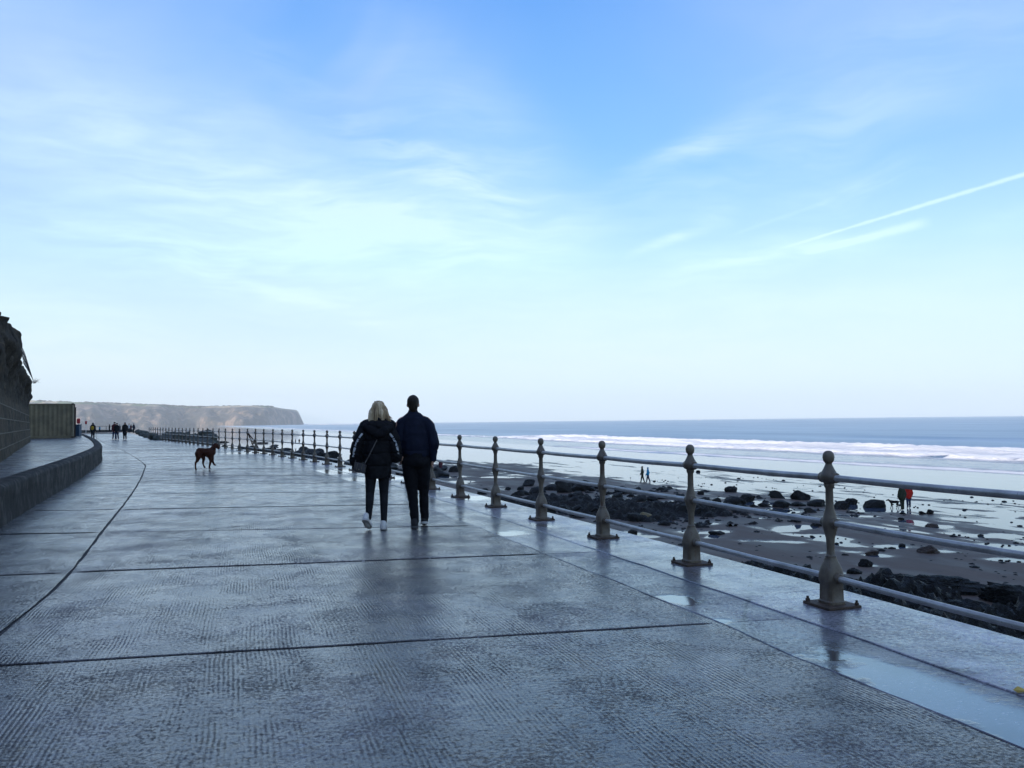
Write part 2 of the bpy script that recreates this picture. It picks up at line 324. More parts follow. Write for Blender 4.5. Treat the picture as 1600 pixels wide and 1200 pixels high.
def mk_rail():
    m, t, b = material('worn rail paint'); P = pos(t)
    n = t.noise(P, 5, 6, 0.65); f = t.noise(P, 50, 5, 0.7)
    c = t.ramp(n, [(0.3, (0.30, 0.28, 0.25, 1)), (0.65, (0.52, 0.49, 0.45, 1))])
    c = t.mix(t.mapr(t.noise(P, 9, 6, 0.75), 0.62, 0.72, 0, 0.6), c, (0.09, 0.045, 0.02, 1))
    t.l.new(c, b.inputs['Base Color']); t.l.new(t.mapr(f, 0.3, 0.7, 0.26, 0.45), b.inputs['Roughness'])
    b.inputs['Metallic'].default_value = 0.45
    t.l.new(t.bump(f, 0.3, 0.002), b.inputs['Normal'])
    return m
M['rail'] = mk_rail()
M['rust'] = simple('rusty iron', (0.06, 0.036, 0.022), 0.7, 0.5, 25, 0.5, 60)
# ------------------------------------------------------------------ mesh helpers
def tag(o, label=None, cat=None, group=None, kind=None):
    if label: o['label'] = label
    if cat: o['category'] = cat
    if group: o['group'] = group
    if kind: o['kind'] = kind
    return o
def empty(name, loc=(0, 0, 0), rz=0.0, label=None, cat=None, group=None):
    o = bpy.data.objects.new(name, None); COL.objects.link(o); o.location = loc; o.rotation_euler = (0, 0, rz)
    o.empty_display_size = 0.2
    return tag(o, label, cat, group)
def link(name, me, mat, parent=None, smooth=False):
    if mat is not None and not me.materials: me.materials.append(mat)
    if smooth: me.polygons.foreach_set('use_smooth', [True] * len(me.polygons))
    o = bpy.data.objects.new(name, me); COL.objects.link(o)
    if parent is not None: o.parent = parent
    return o
def from_bm(name, bm, mat, parent=None, smooth=False):
    me = bpy.data.meshes.new(name); bm.to_mesh(me); bm.free()
    return link(name, me, mat, parent, smooth)
def copy_tree(o, parent=None):
    c = o.copy(); COL.objects.link(c)
    if parent is not None: c.parent = parent
    for ch in list(o.children): copy_tree(ch, c)
    return c
def grid_mesh(name, X, Y, Z, mat, attrs=None, smooth=True):
    n, m = X.shape
    co = np.stack([X, Y, Z], -1).reshape(-1, 3).astype(np.float32)
    i = np.arange(n * m).reshape(n, m)
    q = np.stack([i[:-1, :-1], i[1:, :-1], i[1:, 1:], i[:-1, 1:]], -1).reshape(-1, 4)
    me = bpy.data.meshes.new(name); me.vertices.add(len(co)); me.vertices.foreach_set('co', co.ravel())
    me.loops.add(q.size); me.loops.foreach_set('vertex_index', q.ravel().astype(np.int32))
    me.polygons.add(len(q)); me.polygons.foreach_set('loop_start', (np.arange(len(q)) * 4).astype(np.int32))
    me.update(calc_edges=True)
    for k, v in (attrs or {}).items():
        a = me.attributes.new(k, 'FLOAT', 'POINT'); a.data.foreach_set('value', v.ravel().astype(np.float32))
    return link(name, me, mat, None, smooth)
def vnoise(x, y, seed=0):
    xi = np.floor(x).astype(np.int64); yi = np.floor(y).astype(np.int64); xf = x - xi; yf = y - yi
    def h(a, b):
        k = (a * 374761393 + b * 668265263 + seed * 1442695041) & 0xffffffff
        k = ((k ^ (k >> 13)) * 1274126177) & 0xffffffff
        return ((k ^ (k >> 16)) & 0xffffff) / 0xffffff
    sx = xf * xf * (3 - 2 * xf); sy = yf * yf * (3 - 2 * yf)
    return (h(xi, yi) * (1 - sx) + h(xi + 1, yi) * sx) * (1 - sy) + (h(xi, yi + 1) * (1 - sx) + h(xi + 1, yi + 1) * sx) * sy - 0.5
def fbm(x, y, o=4, seed=0, g=0.5):
    s = 0; a = 1.0
    for k in range(o): s = s + a * vnoise(x * 2 ** k + 17.3 * k, y * 2 ** k - 9.1 * k, seed + k); a *= g
    return s
def sstep(x, a, b):
    t = np.clip((x - a) / (b - a), 0, 1); return t * t * (3 - 2 * t)
def add_box(bm, c, s, rot=None, bevel=0.0):
    r = bmesh.ops.create_cube(bm, size=1.0); vs = r['verts']
    bmesh.ops.scale(bm, vec=s, verts=vs)
    if bevel:
        es = list({e for v in vs for e in v.link_edges})
        b = bmesh.ops.bevel(bm, geom=es, offset=bevel, segments=2, affect='EDGES', profile=0.6)
        vs = list({v for f in b['faces'] for v in f.verts} | {v for v in vs if v.is_valid})
    mt = Matrix.Translation(c) @ (rot.to_4x4() if rot is not None else Matrix.Identity(4))
    bmesh.ops.transform(bm, matrix=mt, verts=vs)
    return vs
def tube(bm, pts, rad, seg=10, cap=True):
    pts = [Vector(p) for p in pts]; rings = []
    for i, p in enumerate(pts):
        d = (pts[min(i + 1, len(pts) - 1)] - pts[max(i - 1, 0)]).normalized()
        a = d.cross(Vector((0, 0, 1)));
        if a.length < 1e-3: a = d.cross(Vector((1, 0, 0)))
        a.normalize(); b_ = d.cross(a)
        r = rad[i] if hasattr(rad, '__len__') else rad
        rings.append([bm.verts.new(p + (a * math.cos(2 * math.pi * k / seg) + b_ * math.sin(2 * math.pi * k / seg)) * r) for k in range(seg)])
    for r0, r1 in zip(rings, rings[1:]):
        for k in range(seg): bm.faces.new((r0[k], r0[(k + 1) % seg], r1[(k + 1) % seg], r1[k]))
    if cap: bm.faces.new(rings[0][::-1]); bm.faces.new(rings[-1])
# ------------------------------------------------------------------ curves of the promenade
NP = 45; SPAN = 2.0135
_k = np.linspace(0, NP - 1, 7); _th = np.interp(np.arange(NP - 1) + .5, _k, [0.3318, 0.3835, 0.4673, 0.5202, 0.503, 0.5203, 0.5004])
POSTS = [Vector((2.4356, 6.4057, 0))]
for t_ in _th: POSTS.append(POSTS[-1] + Vector((-math.sin(t_), math.cos(t_), 0)) * SPAN)
# the rail posts behind the viewpoint and beside it
h0 = 0.318; d0 = Vector((-math.sin(h0), math.cos(h0), 0)); BACK = [POSTS[0] - d0 * SPAN * (i + 1) for i in range(5)]
FENCE = BACK[::-1] + POSTS
class Curve:
    def __init__(s, pts):
        s.p = [Vector((p[0], p[1], 0)) for p in pts]; s.s = [0.0]
        for a, b in zip(s.p, s.p[1:]): s.s.append(s.s[-1] + (b - a).length)
        s.L = s.s[-1]
    def at(s, t):
        t = min(max(t, 0), s.L); i = int(np.clip(np.searchsorted(s.s, t) - 1, 0, len(s.p) - 2))
        f = (t - s.s[i]) / (s.s[i + 1] - s.s[i]); return s.p[i].lerp(s.p[i + 1], f)
    def tan(s, t): return (s.at(t + 0.4) - s.at(t - 0.4)).normalized()
    def off(s, t, d):
        g = s.tan(t); return s.at(t) + Vector((g.y, -g.x, 0)) * d
def catmull(pts, n=8):
    P = [Vector((p[0], p[1], 0)) for p in pts]; out = []
    for i in range(len(P) - 1):
        a, b, c, d = P[max(i - 1, 0)], P[i], P[i + 1], P[min(i + 2, len(P) - 1)]
        for k in range(n):
            t = k / n; out.append(0.5 * ((2 * b) + (c - a) * t + (2 * a - 5 * b + 4 * c - d) * t * t + (3 * b - a - 3 * c + d) * t ** 3))
    out.append(P[-1]); return out
farR = [POSTS[-1] + Vector((-math.sin(0.47), math.cos(0.47), 0)) * k for k in (6, 14, 24, 36, 50, 68, 84)]
fc = Curve([FENCE[0] - d0 * 6] + FENCE + farR)
LD = Curve([fc.off(t, 0.48) for t in np.arange(0, fc.L, 0.7)])       # outer edge above the beach
wv = lambda t, k: 0.035 * mnoise.noise(Vector((t * .9, k, 0))) + 0.022 * mnoise.noise(Vector((t * 3.1, k, 2))) if t < 34 else 0.0
LC = Curve([fc.off(t, -0.48 + wv(t, 3)) for t in np.arange(0, fc.L, 0.35)])      # edge strip / channel joint
LB = Curve([fc.off(t, -1.08 + 1.4 * wv(t, 8)) for t in np.arange(0, fc.L, 0.35)])      # channel / main slabs joint
apx = [(0, 990), (100, 905), (160, 830), (210, 765), (225, 735), (222, 722), (190, 703), (163, 692.5), (150, 683), (150, 678)]
ap = [at(*q) for q in apx]
LA = Curve(catmull([ap[0] + (ap[0] - ap[1]) * 4, ap[0] + (ap[0] - ap[1]) * 2] + ap))
wpx = [(0, 823), (62, 785), (110, 757), (142, 735), (156, 723), (159, 715), (153, 704), (143, 695), (130, 687), (116, 681), (112, 677.5)]
wp = [at(*q) for q in wpx]
LW = Curve(catmull([wp[0] + (wp[0] - wp[1]) * 3, wp[0] + (wp[0] - wp[1]) * 1.5] + wp))
# ------------------------------------------------------------------ promenade slabs
rnd = random.Random(4)
jpx = [((0, 1040), (1090, 975)), ((100, 895), (930, 862)), ((165, 832), (700, 822)), ((185, 796), (520, 790)), ((200, 771), (560, 769)),
       ((224, 756), (560, 755)), ((224, 743), (550, 742)), ((222, 732.5), (520, 732))]
JO = [(at(*a), at(*b)) for a, b in jpx]
a0, b0 = JO[0]
dn = Vector((0.06, -3.0, 0))
JO = [(a0 + dn * 3, b0 + dn * 3), (a0 + dn * 2, b0 + dn * 2), (a0 + dn, b0 + dn)] + JO
while JO[-1][0].y < 175:
    a, b = JO[-1]; g = 3.2 + 0.012 * a.y
    q = Vector((-0.5 * g, g, 0)); JO.append((a + q, b + q + Vector((0, 0.02, 0))))
def cross(curve, ln):
    a, b = ln; d = (b - a).normalized(); nn = Vector((-d.y, d.x, 0)); prev = None
    for i, p in enumerate(curve.p):
        v = (p - a).dot(nn)
        if prev is not None and prev < 0 <= v:
            f = prev / (prev - v); return curve.s[i - 1] + f * (curve.s[i] - curve.s[i - 1])
        prev = v
    return None
def seg(curve, s0, s1, inset, wob, seed):
    n = max(2, int(abs(s1 - s0) / 0.12)) if curve.at(s0).y < 16 else max(2, int(abs(s1 - s0) / 0.8))
    out = []
    for k in range(n + 1):
        s = s0 + (s1 - s0) * k / n; p = curve.at(s); g = curve.tan(s); nn = Vector((g.y, -g.x, 0))
        j = mnoise.noise(Vector((p.x * 2.3, p.y * 2.3, seed))) * wob + mnoise.noise(Vector((p.x * 9, p.y * 9, seed))) * wob * 0.5
        out.append(p + nn * (inset + j))
    return out
def tline(p, q, inset, wob, seed):
    d = q - p; L = d.length; d.normalize(); nn = Vector((-d.y, d.x, 0)); n = max(2, int(L / 0.12)) if p.y < 16 else max(2, int(L / 1.0)); out = []
    for k in range(1, n):
        c = p.lerp(q, k / n); j = mnoise.noise(Vector((c.x * 2.1, c.y * 2.1, seed + 5))) * wob + mnoise.noise(Vector((c.x * 8, c.y * 8, seed))) * wob * 0.5
        out.append(c + nn * (inset + j))
    return out
def slab(bm, cl, cr_, s0l, s1l, s0r, s1r, gap, wob, top, tilt=0.002, thick=0.05, tg=2.4):
    k = rnd.random() * 50
    L = seg(cl, s0l, s1l, gap, wob, 1.0 + k); Rr = seg(cr_, s0r, s1r, -gap, wob, 2.0 + k)
    tg = tg * (1 + min(2.0, max(0, L[0].y - 7) / 14))
    T = tline(L[-1], Rr[-1], -gap * tg, wob, 3.0 + k); B = tline(L[0], Rr[0], gap * tg, wob, 4.0 + k)
    loop = B + Rr + T[::-1] + L[::-1]
    cx = sum((p.x for p in loop)) / len(loop); cy = sum((p.y for p in loop)) / len(loop)
    tx, ty, tz = rnd.uniform(-tilt, tilt), rnd.uniform(-tilt, tilt), rnd.uniform(-0.002, 0.002)
    z = lambda p: top + tz + (p.x - cx) * tx * 0.5 + (p.y - cy) * ty * 0.5
    tris = tessellate_polygon([loop])
    vt = [bm.verts.new((p.x, p.y, z(p))) for p in loop]
    # a small worn arris, then the side
    nn = []
    for i in range(len(loop)):
        d = loop[(i + 1) % len(loop)] - loop[i - 1]; d.normalize(); nn.append(Vector((d.y, -d.x, 0)))
    v1 = [bm.verts.new((p.x + m.x * 0.006, p.y + m.y * 0.006, z(p) - 0.005)) for p, m in zip(loop, nn)]
    v2 = [bm.verts.new((p.x + m.x * 0.006, p.y + m.y * 0.006, top - thick)) for p, m in zip(loop, nn)]
    for t in tris:
        f = [vt[i] for i in t]
        a, b, c = (v.co for v in f)
        if (b - a).cross(c - a).z < 0: f.reverse()
        try: bm.faces.new(f)
        except ValueError: pass
    N = len(loop)
    for i in range(N):
        j = (i + 1) % N
        bm.faces.new((vt[i], v1[i], v1[j], vt[j])); bm.faces.new((v1[i], v2[i], v2[j], v1[j]))
def rows(cl, cr_, lines, gap, wob, mat, name, top=0.0, tilt=0.002, tg=1.7):
    bm = bmesh.new()
    for l0, l1 in zip(lines, lines[1:]):
        a0_, a1_, b0_, b1_ = cross(cl, l0), cross(cl, l1), cross(cr_, l0), cross(cr_, l1)
        if None in (a0_, a1_, b0_, b1_) or a1_ - a0_ < 0.3 or b1_ - b0_ < 0.3: continue
        slab(bm, cl, cr_, a0_, a1_, b0_, b1_, gap, wob, top, tilt, 0.05, tg)
    bmesh.ops.recalc_face_normals(bm, faces=bm.faces)
    o = from_bm(name, bm, mat); tag(o, kind='structure'); return o
rows(LA, LB, JO, 0.021, 0.011, M['slab'], 'promenade')
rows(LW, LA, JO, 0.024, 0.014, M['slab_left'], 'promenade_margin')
# the channel strip has longer slabs at its own joints; the edge strip too
def strip_lines(curve, ss):
    out = []
    for s in ss:
        p = curve.at(s); g = curve.tan(s); n = Vector((g.y, -g.x, 0)); out.append((p - n * 3, p + n * 3))
    return out
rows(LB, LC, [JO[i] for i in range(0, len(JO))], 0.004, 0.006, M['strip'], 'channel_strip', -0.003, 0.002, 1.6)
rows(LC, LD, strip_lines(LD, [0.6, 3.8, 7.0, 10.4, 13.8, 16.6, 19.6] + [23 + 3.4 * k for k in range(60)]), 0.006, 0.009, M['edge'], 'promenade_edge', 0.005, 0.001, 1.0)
# bed under the joints
bm = bmesh.new()
Lp = [p for p in LW.p]; Rp = [LD.at(t) for t in np.arange(0, LD.L, 1.5)]
bed = Lp + [Vector((-62, 178, 0))] + [p for p in Rp][::-1]
bed = [Vector((-20, -12, 0))] + bed
vs = [bm.verts.new((p.x, p.y, -0.016)) for p in bed]
for t in tessellate_polygon([bed]):
    f = [vs[i] for i in t]; a, b, c = (v.co for v in f)
    if (b - a).cross(c - a).z < 0: f.reverse()
    try: bm.faces.new(f)
    except ValueError: pass
tag(from_bm('promenade_bed', bm, M['joint']), kind='structure')
# far apron of the promenade beyond the slabs, left of the rock armour
bm = bmesh.new()
# sea wall: the drop from the edge strip down to the beach, with a nosing
nose = [(0.0, -0.032), (0.03, -0.04), (0.03, -0.34), (-0.05, -0.40), (-0.05, -3.0), (0.25, -6.2)]
ring = []
ss = np.arange(0, LD.L, 0.8)
for s in ss:
    ring.append([bm.verts.new(LD.off(s, o_) + Vector((0, 0, z_))) for o_, z_ in nose])
for r0, r1 in zip(ring, ring[1:]):
    for k in range(len(nose) - 1): bm.faces.new((r0[k], r1[k], r1[k + 1], r0[k + 1]))
tag(from_bm('sea_wall', bm, M['wall']), kind='structure')
# low curved wall holding the raised pavement
WALL_H = 0.60
bm = bmesh.new(); prof = [(0.02, 0.0), (0.01, 0.07), (0.0, 0.14), (0.0, 0.21), (0.0, 0.28), (0.0, 0.35), (0.0, 0.42), (0.0, 0.48), (0.0, WALL_H - 0.06), (-0.03, WALL_H - 0.015), (-0.08, WALL_H), (-0.27, WALL_H), (-0.31, WALL_H - 0.02), (-0.32, WALL_H - 0.3)]
ring = []
for s in np.arange(0, LW.L, 0.25):
    row = []
    for o_, z_ in prof:
        j = mnoise.noise(Vector((s * 0.9, z_ * 5, o_ * 4))) * 0.016 + mnoise.noise(Vector((s * 3.5, z_ * 9, 3))) * 0.014
        row.append(bm.verts.new(LW.off(s, o_ + j) + Vector((0, 0, z_ + j * 0.6 - (0.03 if z_ == 0 else 0)))))
    ring.append(row)
for r0, r1 in zip(ring, ring[1:]):
    for k in range(len(prof) - 1): bm.faces.new((r0[k], r0[k + 1], r1[k + 1], r1[k]))
bm.faces.new(ring[0]); bm.faces.new(ring[-1][::-1])
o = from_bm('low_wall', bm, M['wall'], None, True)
tag(o, 'low curved grey concrete wall with rounded top edging the raised pavement', 'wall')
# raised pavement behind the low wall
PAVE = 0.52
WLn = [Vector((-13.3, 21.5, 0)), Vector((-29.6, 50.8, 0))]
bm = bmesh.new()
inner = [LW.off(s, -0.29) for s in np.arange(0, LW.L, 0.6)]
outer = [Vector((-75, 95, 0)), Vector((-75, 60, 0)), Vector((-36, 50, 0)), Vector((-18, 20, 0)), Vector((-9, 2, 0)), Vector((-9, -8, 0))]
lp = inner + outer
vs = [bm.verts.new((p.x, p.y, PAVE)) for p in lp]
for t in tessellate_polygon([lp]):
    f = [vs[i] for i in t]; a, b, c = (v.co for v in f)
    if (b - a).cross(c - a).z < 0: f.reverse()
    try: bm.faces.new(f)
    except ValueError: pass
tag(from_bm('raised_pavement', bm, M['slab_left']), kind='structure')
# ------------------------------------------------------------------ beach and sea
PHI = R(21.5); cph, sph = math.cos(PHI), math.sin(PHI)
def uv2xy(u, v): return -u * sph + v * cph, u * cph + v * sph
def xy2uv(x, y): return -x * sph + y * cph, x * cph + y * sph
pools = [(1085, 833, 60, 8), (1110, 838, 45, 7), (1105, 818, 40, 5), (1250, 824, 55, 8), (1235, 830, 40, 5), (1187, 810, 28, 4), (1310, 845, 55, 16), (1262, 836, 70, 4), (1200, 846, 110, 3.5), (1330, 862, 50, 5),
         (1285, 864, 30, 4), (1400, 854, 42, 6), (1372, 868, 36, 5), (1360, 884, 34, 4), (1333, 896, 38, 4), (1490, 863, 80, 7), (1555, 874, 60, 6), (1560, 838, 110, 8), (1575, 855, 80, 9), (1455, 822, 48, 4),
         (1190, 788, 60, 9), (1225, 797, 65, 9), (1275, 797, 60, 6), (1340, 797, 70, 8), (1400, 793, 55, 10), (1160, 797, 45, 4), (1600, 815, 90, 7), (1545, 803, 90, 7), (1500, 812, 50, 4), (1430, 815, 40, 4), (1330, 806, 60, 3),
         (980, 833, 50, 4), (1012, 838, 60, 4), (770, 746, 60, 3), (720, 754, 50, 4), (830, 742, 50, 3), (700, 746, 60, 3), (1130, 830, 30, 5), (1075, 763, 30, 2.5), (1115, 800, 30, 3), (1500, 790, 80, 5), (1480, 775, 90, 5), (1560, 783, 70, 4)]
us = np.concatenate([np.arange(-10, 130, 0.28), 130 * 1.012 ** np.arange(0, 60)])
vs_ = np.concatenate([np.arange(-30, 6, 3.0), np.arange(6, 70, 0.30), np.arange(70, 110, 2.0)])
U, V = np.meshgrid(us, vs_, indexing='ij'); X, Y = uv2xy(U, V)
base_h = 0.030 - 0.040 * sstep(V, 43, 50) - 0.02 * sstep(V, 55, 80) + 0.03 * sstep(V, 30, 12)
base_h = 0.030 - 0.040 * sstep(V, 43, 50) * sstep(U, 44, 58) - 0.032 * sstep(V, 36, 52) * sstep(U, 58, 44) - 0.02 * sstep(V, 66, 86) - 0.02 * sstep(V, 55, 80) * sstep(U, 44, 58) + 0.03 * sstep(V, 30, 12)
base_h = base_h - 0.10 * sstep(U, 120, 170)
n1 = (fbm(U * 0.10, V * 0.30, 5, 3) * 0.042 + fbm(U * 0.22, V * 0.75, 4, 13) * 0.030 * sstep(V, 28, 40)) + fbm(U * 0.6, V * 1.1, 3, 9) * 0.010
n1 = n1 + fbm(U * 0.40, V * 2.2, 4, 19) * 0.030 * sstep(V, 24, 38)
Zs = base_h + n1 * (1 - 0.5 * sstep(V, 60, 75))
wet = sstep(V, 34, 50) * 0.30
wn = fbm(U * 0.5, V * 0.5, 3, 21)
for (px, py, wpx_, hpx) in pools:
    c = at(px, py, SEA); D = c.length; rx = wpx_ * D / F_PX / 2; dep = (py - (657.5 - (px - 800) * 0.0111))
    ry = hpx / 2 * D / dep
    vx, vy = c.x / D, c.y / D
    q1 = (X - c.x) * vx + (Y - c.y) * vy; q2 = -(X - c.x) * vy + (Y - c.y) * vx
    rr = np.sqrt((q1 / ry) ** 2 + (q2 / rx) ** 2) + wn * 1.5
    k = 1 - sstep(rr, 0.45, 1.35)
    Zs = Zs * (1 - k) + (-0.022 + 0.5 * n1) * k; wet = np.maximum(wet, 0.3 * (1 - sstep(rr, 1.0, 1.8)))
wet = np.maximum(wet, 1 - sstep(Zs, 0.0, 0.016))
tag(grid_mesh('beach', X, Y, Zs + SEA, M['sand'], {'wet': wet}), kind='structure')
us = np.concatenate([-6500 / 1.33 ** np.arange(0, 16), np.arange(-70, 420, 1.1), 420 * 1.02 ** np.arange(0, 139)])
vs_ = np.concatenate([np.array([-4000, -2000, -1000, -500, -250, -100, -40, 0, 30, 46]), np.arange(50, 84, 2), np.arange(84, 96, 0.35), np.arange(96, 112, 1.0), np.arange(112, 138, 0.4), np.arange(138, 260, 1.3), 260 * 1.035 ** np.arange(0, 95)])
U, V = np.meshgrid(us, vs_, indexing='ij'); X, Y = uv2xy(U, V)
wob = fbm(U * 0.012, U * 0 + 3.3, 4, 5) * 5; wob2 = fbm(U * 0.03, U * 0 + 9.3, 4, 6) * 3.2
near = sstep(U, 330, 285)                       # the broad breaker reaches this far along the shore
v_lo = 117 + wob - 1.5 * sstep(U, 150, 60); v_hi = v_lo + 3.0 + near * (12 + fbm(U * 0.05, U * 0 + 1.3, 4, 8) * 7) + sstep(U, 300, 275) * sstep(U, 230, 285) * 6
jag = fbm(U * 0.35, V * 0.35, 4, 31) * 3.2
foam = sstep(V + jag, v_lo - 0.8, v_lo + 1.2) * sstep(V + jag, v_hi + 1.0, v_hi - 1.5)
strong = 0.62 + 0.38 * np.clip(fbm(U * 0.02, U * 0 + 4.1, 3, 12) * 2 + 0.6, 0, 1)
foam = foam * np.maximum(near, strong)
crest = np.exp(-((V - v_hi + 2.5) / 3.4) ** 2)
Zw = foam * (0.2 + 0.3 * near + np.clip(fbm(U * 0.9, V * 0.9, 4, 41), -.4, .6) * 0.28) + crest * (0.22 + 0.75 * near)
f2 = np.exp(-((V - (92.0 + wob2 + jag * 0.3)) / 2.9) ** 2) * sstep(U, 230, 170)
Zw = Zw + f2 * (0.03 + 0.3 * np.clip(fbm(U * 1.4, V * 1.4, 3, 51), -.3, .5) * 0.10)
wash = sstep(V + jag, 93 + wob2, 95 + wob2) * sstep(V, v_lo + 2, v_lo - 1) * 0.22 * sstep(U, 420, 200) + sstep(V + jag, v_lo - 8, v_lo) * sstep(V, v_lo + 2, v_lo) * 0.35
sw = np.exp(-((V - 204 - wob * 1.5) / 3.6) ** 2) * sstep(U, 260, 170) * 1.25 + np.exp(-((V - 160 - wob) / 4.0) ** 2) * sstep(U, 170, 80) * 0.8
fr = sstep(V, 120, 150) * (1 - sstep(V, 700, 1500))
Zw = Zw + sw + fr * (fbm(U * 0.012, V * 0.085, 4, 61) * 0.42 + fbm(U * 0.05, V * 0.22, 3, 71) * 0.16)
Zw = Zw + sstep(V, 84, 90) * (1 - sstep(V, 112, 118)) * fbm(U * 0.06, V * 0.4, 3, 77) * 0.03
hole = sstep(fbm(U * 0.05, V * 0.5, 4, 131), 0.02, 0.16) * sstep(V, v_lo + 1.5, v_lo + 3.5) * sstep(V, v_hi - 3, v_hi - 5)
foam = foam * (1 - 0.3 * hole)
foam = np.clip(foam + f2 * 0.95 + wash, 0, 1)
foam = np.maximum(foam, np.exp(-((V - 152 - wob * 2) / 1.5) ** 2) * sstep(U, 500, 900) * 0.8)
foam = np.maximum(foam, sstep(U, 330, 420) * np.exp(-((V - 122 - wob) / 9.0) ** 2) * 0.95)
rough = 0.0 + 0.10 * sstep(V, 56, 86) + 0.25 * sstep(V, 86, 96) + 0.65 * sstep(V, 112, 150)
tag(grid_mesh('sea', X, Y, Zw + SEA, M['sea'], {'foam': foam, 'rough': rough}), kind='structure')
# land under and behind the promenade
gx, gy = np.meshgrid(np.concatenate([-5000 / 1.5 ** np.arange(0, 9), [-150, -120]]), np.array([-3000, -1000, -300, -60, 0, 60, 130, 150, 175, 185.]), indexing='ij')
gl = gx * 0 - 0.2 - 6.0 * sstep(gy, 172, 186)
tag(grid_mesh('ground', gx, gy, gl - 0.3, M['wall']), kind='structure')
# ------------------------------------------------------------------ coastal cliff on the landward side (it shades the promenade)
brg = np.concatenate([np.linspace(R(-33.6), R(-60), 40), np.linspace(R(-62), R(-178), 70)])   # bearings from the viewpoint, clockwise = positive
def foot(b):
    d = math.degrees(-b)
    if d < 60: return np.interp(d, [33.6, 38, 45, 60], [150, 110, 62, 34])
    return np.interp(d, [60, 90, 120, 150, 178], [34, 26, 28, 42, 90])
rows_ = np.array([0, 0.06, 0.12, 0.2, 0.3, 0.42, 0.55, 0.7, 0.85, 1.0, 1.3, 1.8, 2.6])
fx = np.zeros((len(brg), len(rows_))); fy = fx.copy(); fz = fx.copy()
for i, b in enumerate(brg):
    f0 = foot(b); ridge = 1 + 0.12 * mnoise.noise(Vector((b * 6, 2, 0)))
    for j, r_ in enumerate(rows_):
        d = f0 + r_ * 42 + mnoise.noise(Vector((b * 12, r_ * 3, 4))) * 4
        fx[i, j] = math.sin(b) * d; fy[i, j] = math.cos(b) * d
        h = 31 * (1 - (1 - min(r_, 1)) ** 1.5) * ridge + mnoise.noise(Vector((b * 25, r_ * 6, 1))) * 3 * min(1, r_ * 4)
        if i < 5: h *= (i / 5.0) ** 0.7
        fz[i, j] = h - 0.5 if j else -1.0
tag(grid_mesh('cliff', fx, fy, fz, M['cliff']), kind='structure')
# ------------------------------------------------------------------ stone retaining wall and rock at the left edge
def mk_masonry():
    m, t, b = material('sooty coursed stone'); P = pos(t)
    U_ = t.new('ShaderNodeAttribute', attribute_name='run').outputs['Fac']; sp = t.new('ShaderNodeSeparateXYZ'); t.l.new(P, sp.inputs[0])
    cb = t.new('ShaderNodeCombineXYZ'); t.l.new(U_, cb.inputs[0]); t.l.new(sp.outputs[2], cb.inputs[1])
    br = t.new('ShaderNodeTexBrick'); t.l.new(cb.outputs[0], br.inputs['Vector']); br.inputs['Scale'].default_value = 1.0
    br.inputs['Brick Width'].default_value = 0.95; br.inputs['Row Height'].default_value = 0.42; br.inputs['Mortar Size'].default_value = 0.022; br.inputs['Mortar Smooth'].default_value = 0.3
    br.inputs['Color1'].default_value = (0.062, 0.052, 0.038, 1); br.inputs['Color2'].default_value = (0.115, 0.092, 0.062, 1); br.inputs['Mortar'].default_value = (0.24, 0.215, 0.17, 1)
    rn = t.noise(P, 1.6, 6, 0.65); f = t.noise(P, 11, 6, 0.7)
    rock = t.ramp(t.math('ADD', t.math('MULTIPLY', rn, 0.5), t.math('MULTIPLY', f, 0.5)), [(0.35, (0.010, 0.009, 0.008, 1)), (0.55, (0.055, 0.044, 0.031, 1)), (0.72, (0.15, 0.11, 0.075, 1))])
    hi = t.mapr(t.math('ADD', sp.outputs[2], t.math('MULTIPLY', rn, 1.2)), 2.9, 3.1)
    c = t.mix(hi, t.mix(0.28, br.outputs['Color'], rock), rock)
    t.l.new(c, b.inputs['Base Color']); b.inputs['Roughness'].default_value = 0.9; b.inputs['Specular IOR Level'].default_value = 0.15
    h = t.math('ADD', t.math('MULTIPLY', f, 0.8), t.math('MULTIPLY', t.math('SUBTRACT', 1.0, br.outputs['Fac']), t.math('SUBTRACT', 1.0, hi)))
    h = t.math('ADD', h, t.math('MULTIPLY', t.math('MULTIPLY', t.voro(P, 1.7), 2.0), hi))
    t.l.new(t.bump(h, 0.9, 0.05), b.inputs['Normal'])
    return m
M['masonry'] = mk_masonry()
wl = Curve([Vector((-6.5, 8.5, 0)), WLn[0], WLn[1]])
prof_z = np.concatenate([np.arange(PAVE - 0.1, 8.6, 0.12)])
endcap = 10
ns = np.arange(0, wl.L, 0.22)
X = np.zeros((len(ns) + endcap, len(prof_z) + 14)); Y = X.copy(); Z = X.copy(); RUN = X.copy()
